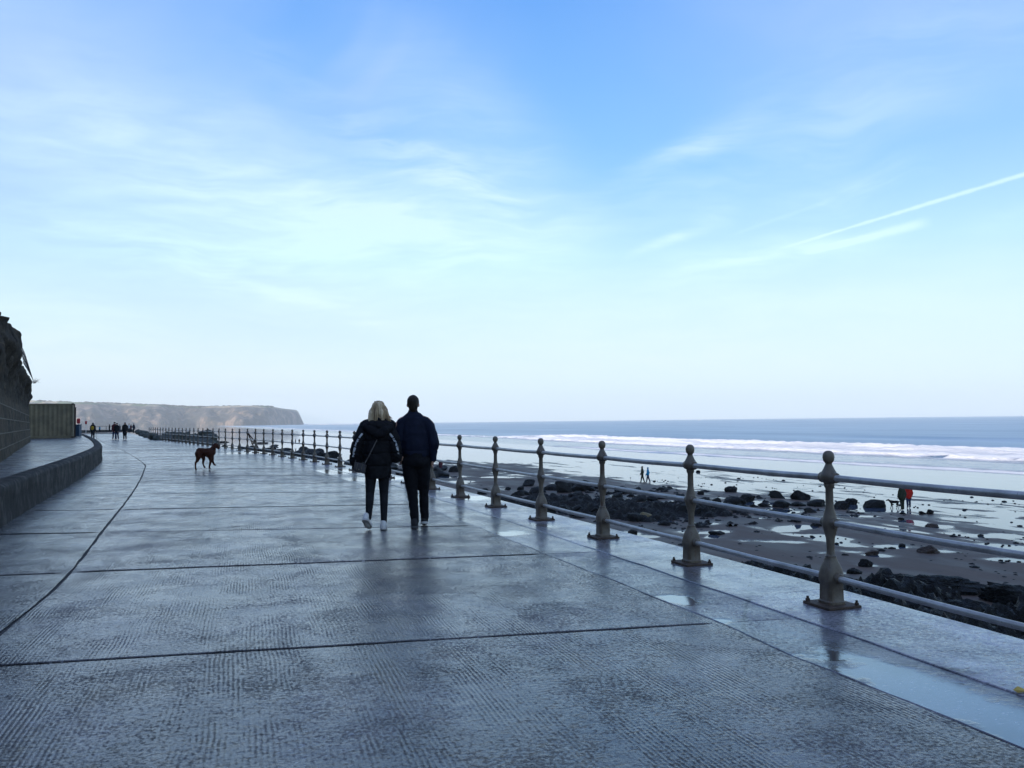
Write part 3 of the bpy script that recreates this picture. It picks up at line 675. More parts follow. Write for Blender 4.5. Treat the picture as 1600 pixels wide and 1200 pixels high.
for i in range(len(ns) + endcap):
    s = ns[min(i, len(ns) - 1)]; p0 = wl.at(s); g = wl.tan(s); n = Vector((g.y, -g.x, 0))      # n points to the promenade
    extra = max(0, i - len(ns) + 1)
    end_f = min(1.0, (wl.L - s) / 5.0)
    top = float(np.interp(s, [0, 15, 19, 21.5, 24, 27, 33, 48], [4.2, 4.5, 4.8, 4.9, 4.5, 4.1, 4.2, 4.4])) + 0.12 * mnoise.noise(Vector((s * 1.3, 3, 0)))
    top *= 1.0
    for j in range(X.shape[1]):
        if j < len(prof_z): z = prof_z[j]; k = z
        else: z = prof_z[-1]
        zz = PAVE - 0.1 + (z - PAVE + 0.1) / (prof_z[-1] - PAVE + 0.1) * (top - PAVE + 0.1)
        t_ = max(0, (zz - 2.3) / 2.5)
        rough_ = mnoise.fractal(Vector((s * 0.55, zz * 0.9, 2)), 1.0, 2.1, 4) * 0.34 * min(1, t_ * 2.5) + mnoise.noise(Vector((s * 2.6, zz * 3.4, 5))) * 0.05
        batter = -0.07 * (zz - PAVE) + 0.12 * math.exp(-((zz - 3.9) / 0.5) ** 2) + 0.30 * math.exp(-((s - 21.5) / 2.2) ** 2 - ((zz - 4.3) / 0.6) ** 2)
        o_ = batter + rough_
        q = p0 + n * o_
        if j >= len(prof_z):
            m_ = j - len(prof_z) + 1; q -= n * (m_ * 0.35); zz = top - 0.05 * m_ + mnoise.noise(Vector((q.x * 0.8, q.y * 0.8, 1))) * 0.2
        if extra:
            q = q - n * (extra * 0.5) + g * (0.25 * math.sin(extra / endcap * math.pi)) + g * (mnoise.noise(Vector((extra * 0.8, zz * 1.1, 9))) * 0.22 * min(1, t_ * 2) - 0.10 * (zz - PAVE))
        X[i, j], Y[i, j], Z[i, j] = q.x, q.y, zz; RUN[i, j] = s + extra * 0.5
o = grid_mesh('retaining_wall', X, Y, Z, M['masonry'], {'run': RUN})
tag(o, 'dark coursed stone retaining wall with rough overhanging rock on top', 'wall')
# wire netting hanging off the rock
bm = bmesh.new()
e0 = wl.at(wl.L - 0.4)
def netp(a, b_):     # a along the wall 0..1, b_ down from the cable 0..1
    s = 21.5 + 26.5 * a; s = min(s, wl.L - 0.05); g = wl.tan(s); n = Vector((g.y, -g.x, 0)); p = wl.at(s)
    zt = float(np.interp(s, [21, 24, 27, 33, 48], [4.5, 4.55, 4.70, 4.78, 4.52])); zb = float(np.interp(s, [21, 24, 27, 33, 48], [4.6, 4.3, 3.9, 4.0, 4.15]))
    return p + n * (0.02 + 0.12 * b_) + Vector((0, 0, zt + (zb - zt) * b_))
for k in range(8, 46):
    for sgn in (1, -1):
        a0_ = k / 45
        pts = [netp(min(1, max(0, a0_ + sgn * (j / 4 - 0.5) * 0.035)), j / 4) for j in range(5)]
        tube(bm, pts, 0.0045, 3, False)
tube(bm, [netp(0.15 + 0.85 * a / 20, 0) for a in range(21)], 0.008, 4)
o = from_bm('rockfall_netting', bm, simple('dark wire', (0.03, 0.03, 0.035), 0.6)); tag(o, 'dark wire rockfall netting strung along the rock above the stone wall', 'netting')
# a tuft of dry grass on the rock end
bm = bmesh.new(); c0 = netp(1, 0.98)
for k in range(46):
    a = rnd.uniform(0, 6.28); l = rnd.uniform(0.12, 0.42); d = Vector((math.cos(a) * 0.5 + 0.55, math.sin(a) * 0.5, rnd.uniform(0.2, 1.0))).normalized()
    b0 = c0 + Vector((rnd.uniform(-.12, .08), rnd.uniform(-.1, .1), rnd.uniform(-.1, .02)))
    tube(bm, [b0, b0 + d * l * 0.6, b0 + d * l + Vector((0.03, 0, -0.03))], [0.006, 0.004, 0.001], 3, False)
o = from_bm('grass_tuft', bm, simple('dry grass', (0.12, 0.075, 0.05), 0.8)); tag(o, 'dry reddish grass tuft sprouting at the rock corner under the netting', 'plant')
# ------------------------------------------------------------------ shipping container
cz = PAVE; pc = atY(114.5, 683, 63.0)         # near right bottom corner
con = empty('shipping_container', (pc.x, pc.y, cz), R(26), 'olive green ribbed shipping container standing beyond the stone wall', 'container')
olive = simple('faded olive paint', (0.165, 0.135, 0.078), 0.55, 0.35, 1.3, 0.2, 10)
CL, CD, CH = 6.06, 2.44, 2.62
def corr(name, x0, x1, y, z0, z1, depth, pitch=0.30):
    bm = bmesh.new(); n = int((x1 - x0) / pitch); xs = []
    for k in range(n + 1):
        x = x0 + k * (x1 - x0) / n
        xs += [(x, 0), (x + pitch * 0.26, 0), (x + pitch * 0.45, depth), (x + pitch * 0.76, depth)]
    xs = [(min(a, x1), b) for a, b in xs] + [(x1, 0)]
    v0 = [bm.verts.new((a, y + b, z0)) for a, b in xs]; v1 = [bm.verts.new((a, y + b, z1)) for a, b in xs]
    for k in range(len(xs) - 1):
        if xs[k + 1][0] - xs[k][0] < 1e-5 and xs[k + 1][1] == xs[k][1]: continue
        bm.faces.new((v0[k], v0[k + 1], v1[k + 1], v1[k]))
    return from_bm(name, bm, olive, con)
corr('side_panel', -CL + 0.12, -0.12, 0.03, 0.16, CH - 0.08, 0.04)
corr('side_panel', -CL + 0.12, -0.12, CD - 0.07, 0.16, CH - 0.08, 0.04)
for x in (-CL + 0.06, -0.06):
    for y in (0.06, CD - 0.06):
        bm = bmesh.new(); add_box(bm, (x, y, CH / 2), (0.12, 0.12, CH - 0.24), bevel=0.01); from_bm('corner_post', bm, olive, con)
        for z in (0.06, CH - 0.04):
            bm = bmesh.new(); add_box(bm, (x, y, z), (0.17, 0.17, 0.13), bevel=0.015); from_bm('corner_casting', bm, M['rust'], con)
bm = bmesh.new()
for y in (0.05, CD - 0.05):
    for z in (0.08, CH - 0.05): add_box(bm, (-CL / 2, y, z), (CL - 0.26, 0.08, 0.14 if z < 1 else 0.09))
from_bm('side_rail', bm, olive, con)
bm = bmesh.new(); add_box(bm, (-CL / 2, CD / 2, CH - 0.06), (CL - 0.1, CD - 0.1, 0.03)); add_box(bm, (-CL / 2, CD / 2, 0.12), (CL - 0.1, CD - 0.1, 0.05)); from_bm('roof', bm, olive, con)
for k in (0, 1):
    bm = bmesh.new(); add_box(bm, (-0.02, CD * (0.27 + 0.46 * k), CH / 2 + 0.02), (0.05, CD * 0.45, CH - 0.3), bevel=0.008)
    dr = from_bm('door', bm, olive, con)
    bm = bmesh.new(); tube(bm, [(0.03, CD * (0.27 + 0.46 * k), 0.15), (0.03, CD * (0.27 + 0.46 * k), CH - 0.1)], 0.02, 8); from_bm('lock_rod', bm, M['rust'], dr)
# lighting column and blue cabinet beside the container
p = at(118.5, 684, PAVE); p = atY(117.3, 684, 66); ps = empty('steel_post', (p.x, p.y, PAVE), 0, 'thin dark steel post standing at the right end of the container', 'post')
bm = bmesh.new(); tube(bm, [(0, 0, 0), (0, 0, 2.35)], 0.05, 10); from_bm('shaft', bm, M['rock_dark'], ps)
bm = bmesh.new(); add_box(bm, (-0.1, 0, 2.37), (0.32, 0.08, 0.06), bevel=0.01); from_bm('bracket', bm, M['rock_dark'], ps)
blue = simple('blue paint', (0.02, 0.055, 0.10), 0.45, 0.3, 4)
p = atY(119.5, 684, 68); bx = empty('utility_box', (p.x + 0.1, p.y, PAVE), 0, 'small dark blue utility box next to the olive container', 'box')
bm = bmesh.new(); add_box(bm, (0, 0, 0.5), (0.42, 0.4, 0.96), bevel=0.02); from_bm('cabinet', bm, blue, bx)
bm = bmesh.new(); add_box(bm, (0, 0, 1.005), (0.48, 0.46, 0.05), bevel=0.01); from_bm('lid', bm, blue, bx)
# ------------------------------------------------------------------ far promenade end: wall, rail, lifebuoys
bm = bmesh.new(); pf = [atY(96, 668, 165), atY(135, 668, 172), atY(165, 668, 176), atY(212, 668, 182)]
cw = Curve([Vector((p.x, p.y, 0)) for p in pf]); ring = []
for s in np.arange(0, cw.L, 1.0):
    ring.append([bm.verts.new(cw.off(s, o_) + Vector((0, 0, z_ + 0.05 * mnoise.noise(Vector((s, z_, 0)))))) for o_, z_ in ((0.0, -0.1), (0, 0.42), (0.05, 0.47), (-0.4, 0.47), (-0.4, -0.1))])
for r0, r1 in zip(ring, ring[1:]):
    for k in range(4): bm.faces.new((r0[k], r0[k + 1], r1[k + 1], r1[k]))
tag(from_bm('end_wall', bm, M['wall']), 'low dark wall closing the far end of the promenade', 'wall')
bm = bmesh.new()
fr = empty('handrail', (0, 0, 0), 0, 'thin horizontal handrail above the wall at the promenade end', 'railing')
tube(bm, [cw.at(s) + Vector((0, 0, 1.25)) for s in np.linspace(cw.L * 0.45, cw.L * 0.99, 12)], 0.045, 6); from_bm('rail', bm, M['paint'], fr)
for s in np.linspace(cw.L * 0.45, cw.L * 0.99, 7):
    bm = bmesh.new(); tube(bm, [cw.at(s) + Vector((0, 0, 0.4)), cw.at(s) + Vector((0, 0, 1.22))], 0.05, 6); from_bm('post', bm, M['paint'], fr)
red = simple('lifebuoy red', (0.52, 0.03, 0.035), 0.45, 0.15, 6)
whitep = simple('white paint', (0.7, 0.7, 0.7), 0.5, 0.1, 6)
def buoy(px, Y, hgt, w_, lab):
    p = atY(px, 684, Y); e = empty('lifebuoy_station', (p.x, p.y, 0), R(10), lab, 'lifebuoy')
    bm = bmesh.new(); tube(bm, [(0, 0, 0), (0, 0, hgt - 0.05)], 0.045, 8); from_bm('post', bm, whitep, e)
    bm = bmesh.new(); add_box(bm, (0, 0, hgt + 0.02), (w_, 0.16, w_ * 1.75), bevel=w_ * 0.38)
    from_bm('housing', bm, red, e, True)
    bm = bmesh.new(); N = 20
    for k in range(N):
        pass
    ringp = [(math.cos(2 * math.pi * k / N) * w_ * 0.33, -0.11, hgt + 0.05 + math.sin(2 * math.pi * k / N) * w_ * 0.33) for k in range(N + 1)]
    tube(bm, ringp, 0.035, 6, False); from_bm('lifebuoy_ring', bm, whitep if w_ < 0.3 else red, e)
    return e
buoy(122.3, 104, 2.0, 0.38, 'red lifebuoy housing on a white post right of the container')
buoy(134.2, 150, 1.95, 0.34, 'smaller farther red lifebuoy housing standing left of the walker in yellow')
# ------------------------------------------------------------------ headland across the bay
def mk_head():
    m, t, b = material('headland slopes'); P = pos(t)
    sp = t.new('ShaderNodeSeparateXYZ'); t.l.new(P, sp.inputs[0])
    sl = t.new('ShaderNodeAttribute', attribute_name='top').outputs['Fac']
    n = t.noise(P, 0.008, 8, 0.68); f = t.noise(P, 0.04, 6, 0.7); g = t.noise(P, 0.0035, 3, 0.5)
    c = t.ramp(t.math('ADD', t.math('MULTIPLY', n, 0.6), t.math('MULTIPLY', f, 0.4)), [(0.40, (0.03, 0.036, 0.04, 1)), (0.49, (0.085, 0.08, 0.075, 1)), (0.56, (0.30, 0.22, 0.165, 1)), (0.66, (0.50, 0.38, 0.30, 1))])
    field = t.ramp(g, [(0.40, (0.10, 0.15, 0.05, 1)), (0.47, (0.10, 0.15, 0.05, 1)), (0.50, (0.42, 0.36, 0.25, 1)), (0.7, (0.36, 0.33, 0.24, 1))])
    t.l.new(t.mix(t.mapr(sl, 0.4, 0.6), c, field), b.inputs['Base Color']); b.inputs['Roughness'].default_value = 0.95
    t.l.new(t.bump(t.math('ADD', f, n), 1.0, 30), b.inputs['Normal'])
    return m
top_px = [(-500, 612), (-200, 618), (45, 625.2), (115, 628.3), (160, 629.2), (200, 631), (250, 632.6), (300, 635.2), (340, 634.6), (380, 633.6), (420, 634.6), (440, 638), (463, 640.6), (466.5, 644), (471, 654), (474.5, 661.5)]
pxs = np.concatenate([np.linspace(-500, 440, 210), np.linspace(443, 474.5, 20)])
nr = 34; X = np.zeros((len(pxs), nr)); Y = X.copy(); Z = X.copy(); T = X.copy()
for i, px in enumerate(pxs):
    ty = np.interp(px, [q[0] for q in top_px], [q[1] for q in top_px])
    near_ = 3150 + 380 * mnoise.noise(Vector((px * 0.012, 0, 0))); w_ = np.interp(px, [-500, 380, 450, 474.5], [420, 320, 120, 15])
    near_ += max(0, px - 418) * 13 + 25 * mnoise.noise(Vector((px * 0.07, 5, 0)))
    ptop = atY(px, ty, near_ + w_); H_ = ptop.z - SEA
    for j in range(nr):
        f = j / 21.0
        if f <= 1:
            gul = mnoise.ridged_multi_fractal(Vector((px * 0.045, f * 1.1 + px * 0.004, 3)), 1.0, 2.1, 4, 1.0, 2.0) - 1.0
            yy = near_ + w_ * (f ** 1.25) + gul * 85 * math.sin(math.pi * min(1, f * 0.9 + 0.1)) * min(1, w_ / 150)
            hz = H_ * (0.10 * sstep(np.array(f), 0, 0.04) + 0.90 * (f ** 0.85)) if f > 0 else 0
            hz = hz + (mnoise.noise(Vector((px * 0.09, f * 5, 1))) * 5 * math.sin(math.pi * f) if 0 < f < 1 else 0)
            zz = SEA + float(hz); T[i, j] = 0 if f < 0.88 else 1
        else:
            yy = near_ + w_ + (j - 21) * 60; q = atY(px, ty, yy)
            zz = ptop.z * (yy / (near_ + w_)) ** 0.3 - (j - 21) * 0.9 + 1.0; T[i, j] = 1
        b_ = ray(px, 640); k = yy / b_.y
        X[i, j] = b_.x * k; Y[i, j] = yy; Z[i, j] = zz if j else SEA - 3
o = grid_mesh('headland', X, Y, Z, mk_head(), {'top': T}); tag(o, kind='structure')
# woods and hedges on the plateau edge
bm = bmesh.new()
for k in range(150):
    px = rnd.choice([rnd.uniform(160, 330), rnd.uniform(60, 440)]); ty = np.interp(px, [q[0] for q in top_px], [q[1] for q in top_px])
    p = atY(px, ty + 0.2, 3520 + rnd.uniform(-30, 60)); s_ = rnd.uniform(3, 7.5)
    r_ = bmesh.ops.create_icosphere(bm, subdivisions=1, radius=1)
    for v in r_['verts']: v.co = Vector((v.co.x * s_ * rnd.uniform(1, 2.6), v.co.y * s_, v.co.z * s_ * 0.6)) * rnd.uniform(0.8, 1.2) + p
tag(from_bm('woodland', bm, simple('winter woodland', (0.05, 0.05, 0.038), 0.9)), 'far winter trees and hedges along the headland skyline', 'woods', kind='stuff')
# surf breaking on the headland's foot
bm = bmesh.new()
pts = [atY(px, 660, 3300) for px in np.linspace(474, 585, 30)]
vs1 = [bm.verts.new((p.x, p.y, SEA - 0.5)) for p in pts]; vs2 = [bm.verts.new((p.x, p.y + 6, SEA + 1.2 + 3.2 * max(0, mnoise.noise(Vector((i * 0.5, 3, 0))) + 0.25))) for i, p in enumerate(pts)]; vs3 = [bm.verts.new((p.x, p.y + 22, SEA - 0.5)) for p in pts]
for a, b_ in ((vs1, vs2), (vs2, vs3)):
    for k in range(len(pts) - 1): bm.faces.new((a[k], a[k + 1], b_[k + 1], b_[k]))
tag(from_bm('surf', bm, whitep), kind='structure')
# ------------------------------------------------------------------ promenade railing
def superell(a, n):
    c, s_ = math.cos(a), math.sin(a); k = (abs(c) ** n + abs(s_) ** n) ** (-1 / n); return c * k, s_ * k
def lathe(bm, prof, segs=24):
    rings = []
    for z, r, n in prof:
        rings.append([bm.verts.new((superell(2 * math.pi * (k + 0.5) / segs, n)[0] * r, superell(2 * math.pi * (k + 0.5) / segs, n)[1] * r, z)) for k in range(segs)])
    for a, b in zip(rings, rings[1:]):
        for k in range(segs): bm.faces.new((a[k], a[(k + 1) % segs], b[(k + 1) % segs], b[k]))
    bm.faces.new(rings[0][::-1]); bm.faces.new(rings[-1])
PROF = [(0.012, .078, 9), (0.045, .078, 9), (0.055, .070, 9), (0.185, .068, 9), (0.195, .074, 8), (0.215, .076, 6), (0.26, .072, 5), (0.30, .064, 4.5), (0.345, .046, 4), (0.375, .036, 3), (0.385, .039, 2.4), (0.395, .031, 2.2),
        (0.44, .029, 2), (0.52, .033, 2), (0.565, .045, 2), (0.60, .054, 2), (0.625, .058, 2), (0.655, .058, 2), (0.675, .050, 2), (0.70, .046, 2), (0.73, .037, 2), (0.77, .030, 2), (0.90, .028, 2), (0.915, .036, 2), (0.928, .040, 2),
        (0.94, .038, 2), (0.955, .055, 2), (0.975, .066, 2), (1.0, .067, 2), (1.02, .058, 2), (1.05, .042, 2), (1.075, .030, 2), (1.09, .024, 2), (1.098, .026, 2),
        (1.104, .033, 2), (1.118, .0405, 2), (1.14, .0445, 2), (1.16, .0425, 2), (1.175, .036, 2), (1.186, .026, 2), (1.192, .012, 2)]
railing = empty('railing', (POSTS[0].x, POSTS[0].y, 0), 0, 'long cast iron promenade railing with ball topped posts and three pipe rails', 'railing')
bm = bmesh.new(); lathe(bm, PROF)
for z in (0.225, 0.64, 0.985):           # sockets for the pipes
    rr_ = {0.225: .040, 0.64: .040, 0.985: .043}[z]; ln = {0.225: .105, 0.64: .075, 0.985: .088}[z]
    tube(bm, [(0, -ln, z), (0, -ln + .012, z), (0, ln - .012, z), (0, ln, z)], [rr_ * .86, rr_, rr_, rr_ * .86], 14)
post_me = bpy.data.meshes.new('post'); bm.to_mesh(post_me); bm.free()
post_me.polygons.foreach_set('use_smooth', [True] * len(post_me.polygons)); post_me.materials.append(M['paint'])
post_me.set_sharp_from_angle(angle=R(38))
bm = bmesh.new(); add_box(bm, (0, 0, 0.016), (0.30, 0.30, 0.022), bevel=0.005)
plate_me = bpy.data.meshes.new('base_plate'); bm.to_mesh(plate_me); bm.free(); plate_me.materials.append(M['rust'])
bm = bmesh.new(); lathe(bm, [(0.026, .016, 2), (0.030, .017, 2), (0.044, .017, 2), (0.046, .010, 2), (0.062, .010, 2)], 6)
bolt_me = bpy.data.meshes.new('bolt'); bm.to_mesh(bolt_me); bm.free(); bolt_me.materials.append(M['rust'])
allp = BACK[:2][::-1] + POSTS
for i, p in enumerate(allp):
    a = allp[max(i - 1, 0)]; b = allp[min(i + 1, len(allp) - 1)]; hd = math.atan2(-(b - a).x, (b - a).y)
    po = link('post', post_me, None, railing); po.location = p - POSTS[0]; po.rotation_euler = (rnd.uniform(-.006, .006), rnd.uniform(-.008, .008), hd)
    if p.y > 45: continue
    pl = link('base_plate', plate_me, None, po)
    for bx_, by_ in ((.125, -.125), (-.125, .125), (.125, .125)):
        bo = link('bolt', bolt_me, None, po); bo.location = (bx_ + rnd.uniform(-.004, .004), by_, rnd.uniform(-.004, .003)); bo.rotation_euler = (rnd.uniform(-.08, .08), rnd.uniform(-.08, .08), rnd.uniform(0, 1))
for z, r_ in ((0.985, .0255), (0.64, .0235), (0.225, .0235)):
    bm = bmesh.new(); pts = []
    for i in range(len(allp) - 1):
        for k in range(4):
            q = allp[i].lerp(allp[i + 1], k / 4) - POSTS[0]; sag = -0.006 * math.sin(math.pi * k / 4) + rnd.uniform(-.001, .001)
            pts.append(q + Vector((0, 0, z + sag)))
    pts.append(allp[-1] - POSTS[0] + Vector((0, 0, z)))
    tube(bm, pts, r_, 14); from_bm('rail', bm, M['rail'], railing, True)
pb = POSTS[20] - POSTS[0]; g = (POSTS[21] - POSTS[19]).normalized(); n_ = Vector((g.y, -g.x, 0))
for k, o_ in enumerate((-0.75, -0.45)):
    bm = bmesh.new(); tube(bm, [pb + g * (0.05 - 0.08 * k) + Vector((0, 0, 1.02)), pb + g * o_ - n_ * 0.0 + n_ * 0.25 + Vector((0, 0, 0.5 - 0.3 * k)), pb + g * (o_ * 1.3) + n_ * 0.4 + Vector((0, 0, 0.05))], 0.03, 8); from_bm('brace', bm, M['rust'], railing)
# ------------------------------------------------------------------ rocks
def rock_mesh(name, seed, mat, sub=3, flat=0.6, weed=0.0):
    r = random.Random(seed); bm = bmesh.new(); bmesh.ops.create_icosphere(bm, subdivisions=sub, radius=1)
    planes = [(Vector((r.gauss(0, 1), r.gauss(0, 1), r.gauss(0, 1) * 0.8)).normalized(), r.uniform(0.52, 0.95)) for _ in range(10)]
    for v in bm.verts:
        d = v.co.normalized(); k = 1.05
        for n, dd in planes:
            c = d.dot(n)
            if c > 1e-3: k = min(k, dd / c)
        k *= 1 + 0.10 * mnoise.noise(d * 2.5 + Vector((seed, 0, 0))) + (0.05 + weed * 0.10) * mnoise.noise(d * 7 + Vector((0, seed, 0)))
        k *= 1 + 0.09 * mnoise.noise(d * 14 + Vector((seed, 3, 0)))
        v.co = Vector((d.x * k, d.y * k * 0.85, d.z * k * flat))
    me = bpy.data.meshes.new(name); bm.to_mesh(me); bm.free(); me.materials.append(mat)
    me.polygons.foreach_set('use_smooth', [True] * len(me.polygons)); me.set_sharp_from_angle(angle=R(16 if not weed else 28))
    return me
RK = [rock_mesh('boulder', 10 + k, M['rock_dark'], 3, 0.62) for k in range(8)]
RB = [rock_mesh('boulder', 50 + k, M['rock_brown'], 3, 0.5) for k in range(3)]; RY = rock_mesh('boulder', 60, M['rock_yellow'], 3, 0.5)
RW = [rock_mesh('boulder', 80 + k, M['rock_weed'], 4, 0.6, 1.0) for k in range(5)]
RA = [rock_mesh('boulder', 110 + k, M['armour'], 3, 0.75) for k in range(6)]
def put(name, me, loc, s, label, group=None, cat='boulder', rz=None, tilt=0.25):
    o = bpy.data.objects.new(name, me); COL.objects.link(o); o.location = loc; o.scale = s
    o.rotation_euler = (rnd.uniform(-tilt, tilt), rnd.uniform(-tilt, tilt), rnd.uniform(0, 6.28) if rz is None else rz)
    return tag(o, label, cat, group)
G = 'boulders strewn on the sand'
single = [  # px, base py, width px, height px, mesh set, label
    (1144, 770, 23, 9, 'd', 'rounded dark boulder at the seaward edge of the sand above the broad one'),
    (1166, 785, 31, 12, 'd', 'broad dark boulder on the sand just right of the rock bed'),
    (1213, 780, 27, 12, 'd', 'low dark boulder in shallow pools left of the tall slab boulder'),
    (1220, 794, 28, 11, 'd', 'cracked dark boulder half standing in a pool below its higher neighbour'),
    (1250, 783, 28, 17, 'd', 'tall wedge shaped dark boulder, the biggest on the open sand'),
    (1247, 792, 22, 7, 'd', 'flat dark boulder directly in front of the tall wedge shaped one'),
    (1330, 789, 17, 10, 'd', 'small pointed dark boulder right of the nearest railing post'),
    (1367, 794, 32, 12, 'd', 'long flat topped dark boulder left of the black dog on the beach'),
    (1278, 792, 30, 10, 'd', 'low dark boulder immediately left of the nearest railing post'),
    (1314, 797, 30, 13, 'd', 'blocky dark boulder immediately right of the nearest railing post'),
    (1264, 802, 20, 8, 'd', 'rounded dark boulder on sand below the wedge shaped one'),
    (1246, 818, 12, 10, 'd', 'small upright dark boulder standing in a bright pool'),
    (1194, 793, 19, 7, 'd', 'small flat dark boulder in the pool left of the cracked one'),
    (1134, 804, 27, 8, 'b', 'purplish brown slab boulder lying at the right end of the rock bed'),
    (1120, 836, 24, 6, 'd', 'flat dark boulder lying in the long pool under the middle rail'),
    (1039, 822, 22, 8, 'd', 'low dark boulder on sand below the rock bed near the third post'),
    (1106, 819, 10, 6, 'd', 'small dark boulder in the middle of a small bright pool'),
    (1276, 823, 20, 8, 'd', 'low dark boulder just left of the nearest post at the middle rail'),
    (1362, 868, 22, 8, 'b', 'flat brown boulder at the end of a narrow pool'),
    (1352, 888, 22, 13, 'd', 'pyramid shaped dark boulder above the weed covered rocks'),
    (1320, 869, 10, 4, 'd', 'tiny dark boulder in a small pool right of the nearest post'),
    (1335, 898, 20, 9, 'd', 'dark boulder touching the upper left edge of the weed covered rocks'),
    (1095, 774, 10, 7, 'd', 'small round dark boulder just right of the second nearest post'),
    (1091, 738, 7, 3, 'd', 'tiny dark boulder alone on the shining wet sand'),
    (1168, 737, 8, 3, 'd', 'tiny flat dark boulder on wet sand just below the top rail'),
    (1451, 866, 28, 12, 'b', 'rounded brown boulder beside the long pool at the right'),
    (1457, 824, 18, 5, 'b', 'flat brownish boulder in a shallow pool below the beach walkers'),
    (1453, 804, 11, 7, 'd', 'right one of two small dark boulders below the walker in red'),
    (1441, 804, 9, 5, 'd', 'left one of two small dark boulders below the walker in red'),
    (1412, 804, 10, 3, 'd', 'thin dark boulder at the feet of the beach walkers'),
    (1408, 813, 8, 4, 'd', 'tiny dark boulder in front of the beach walkers'),
    (1410, 855, 10, 5, 'd', 'little dark boulder sitting in an oval pool'),
    (990, 837, 18, 9, 'd', 'rounded dark boulder with a pool beside it near the fourth post base'),
    (1307, 851, 8, 3, 'd', 'tiny dark boulder in the pool touching the nearest post'),
    (1269, 840, 9, 3, 'd', 'tiny dark boulder at the end of the thin stream of water'),
    (1036, 767, 26, 5, 'd', 'flat dark boulder on the sand behind the rock bed'),
    (1178, 793, 12, 5, 'd', 'small dark boulder in the pool beside the broad one'),
]
for k, (px, py, w_, h_, kind, lab) in enumerate(single):
    c = at(px, py - h_ * 0.12, SEA); D = c.length; W_ = w_ * D / F_PX / 2; H_ = h_ * D / F_PX
    me = (RB[k % 3] if kind == 'b' else RK[k % 8]); fl = 0.62 if kind == 'd' else 0.5
    put('boulder', me, c + Vector((0, 0, H_ * 0.22)), (W_ * 1.08, W_ * 0.9, H_ / fl * 0.62 * 1.15), lab, G, rz=math.atan2(-c.x, c.y) + rnd.uniform(-.35, .35), tilt=0.15)
def inside(x, y, P):
    c = False
    for (x0, y0), (x1, y1) in zip(P, P[1:] + P[:1]):
        if (y0 > y) != (y1 > y) and x < (x1 - x0) * (y - y0) / (y1 - y0) + x0: c = not c
    return c
bedpoly = [(745, 770), (790, 760), (850, 758), (900, 760), (980, 766), (1040, 773), (1095, 778), (1150, 782), (1160, 795), (1120, 806), (1095, 812), (1060, 818), (1000, 818), (930, 812), (860, 806), (800, 796), (750, 785)]
def bay_label(px, py, s_):
    bay = 'above the fifth post' if px < 812 else 'between posts four and five' if px < 847 else 'left of the third post' if px < 941 else 'right of the third post' if px < 1010 else 'left of the second post' if px < 1081 else 'right of the second post'
    row = 'far edge' if py < 772 else 'near edge' if py > 800 else 'middle'
    return '%s dark boulder at the %s of the rock bed, %s' % ('small' if s_ < .5 else 'large' if s_ > .8 else 'middling', row, bay)
n_ = 0
while n_ < 98:
    px, py = rnd.uniform(740, 1165), rnd.uniform(756, 820)
    if not inside(px, py, bedpoly): continue
    c = at(px, py, SEA); s_ = rnd.choice([.3, .4, .5, .6, .75]) * rnd.uniform(.8, 1.25); n_ += 1
    put('boulder', rnd.choice(RK), c + Vector((0, 0, s_ * 0.18)), (s_, s_, s_ * rnd.uniform(.7, 1.1)), bay_label(px, py, s_), 'boulders of the rock bed', tilt=0.5)
c = at(1009, 811, SEA); put('boulder', RY, c + Vector((0, 0, .25)), (.75, .6, .5), 'ochre yellow boulder at the near edge of the dark rock bed')
c = at(878, 770, SEA); put('boulder', RK[2], c + Vector((0, 0, .45)), (1.0, .8, 1.1), 'largest rounded dark boulder standing at the top of the rock bed')
c = at(905, 768, SEA); put('boulder', RK[5], c + Vector((0, 0, .35)), (1.15, .7, .75), 'square flat topped dark boulder at the top of the rock bed')
# low rock ledges further along the beach, seen through the railing
for k in range(15):
    u = rnd.uniform(98, 118); v = rnd.uniform(25, 34); x, y = uv2xy(u, v)
    put('boulder', rnd.choice(RK), (x, y, SEA + .2), (rnd.uniform(.8, 1.9), rnd.uniform(.7, 1.3), rnd.uniform(.7, 1.15)), ('dark ledge boulder right of the man in navy, %s, %s' % ('nearer end' if u < 105 else 'middle' if u < 112 else 'farther end', 'seaward side' if v > 29.5 else 'landward side')), 'ledge boulders beside the man')
for k in range(50):
    u = rnd.uniform(118, 205) if k < 38 else rnd.uniform(205, 340); v = rnd.uniform(12, 27) - 0.01 * (u - 120); x, y = uv2xy(u, v); hh = 1.0 if k < 38 else .35
    put('boulder', rnd.choice(RK), (x, y, SEA + .35 * hh), (rnd.uniform(1.4, 3.2), rnd.uniform(1.2, 2.2), rnd.uniform(1.1, 1.9) * hh), ('dark boulder of the reef left of the couple, %s, %s' % ('far thin end' if k >= 38 else 'nearest the couple' if u < 140 else 'below the three figures' if u < 172 else 'beyond the three figures', 'seaward side' if v > 20 else 'landward side')), 'reef boulders left of the couple')
# rough ledge under the rock bed and under the weed covered rocks
def ledge(name, u0, u1, v0, v1, step, hfun, mat):
    U, V = np.meshgrid(np.arange(u0, u1, step), np.arange(v0, v1, step), indexing='ij'); X, Y = uv2xy(U, V)
    tag(grid_mesh(name, X, Y, hfun(U, V) + SEA, mat), kind='structure')
ledge('rock_ledge', 44, 72, 20, 46, 0.15, lambda U, V: -0.30 + 0.50 * sstep(46 - 0 * U, 0, 1) * np.exp(-((V - 28.5 - (62 - U) * 0.35) / 5.5) ** 4) * sstep(U, 46, 51) * sstep(U, 71, 66) + np.abs(fbm(U * .9, V * .9, 5, 91, .62)) * .9 - .12, M['rock_dark'])
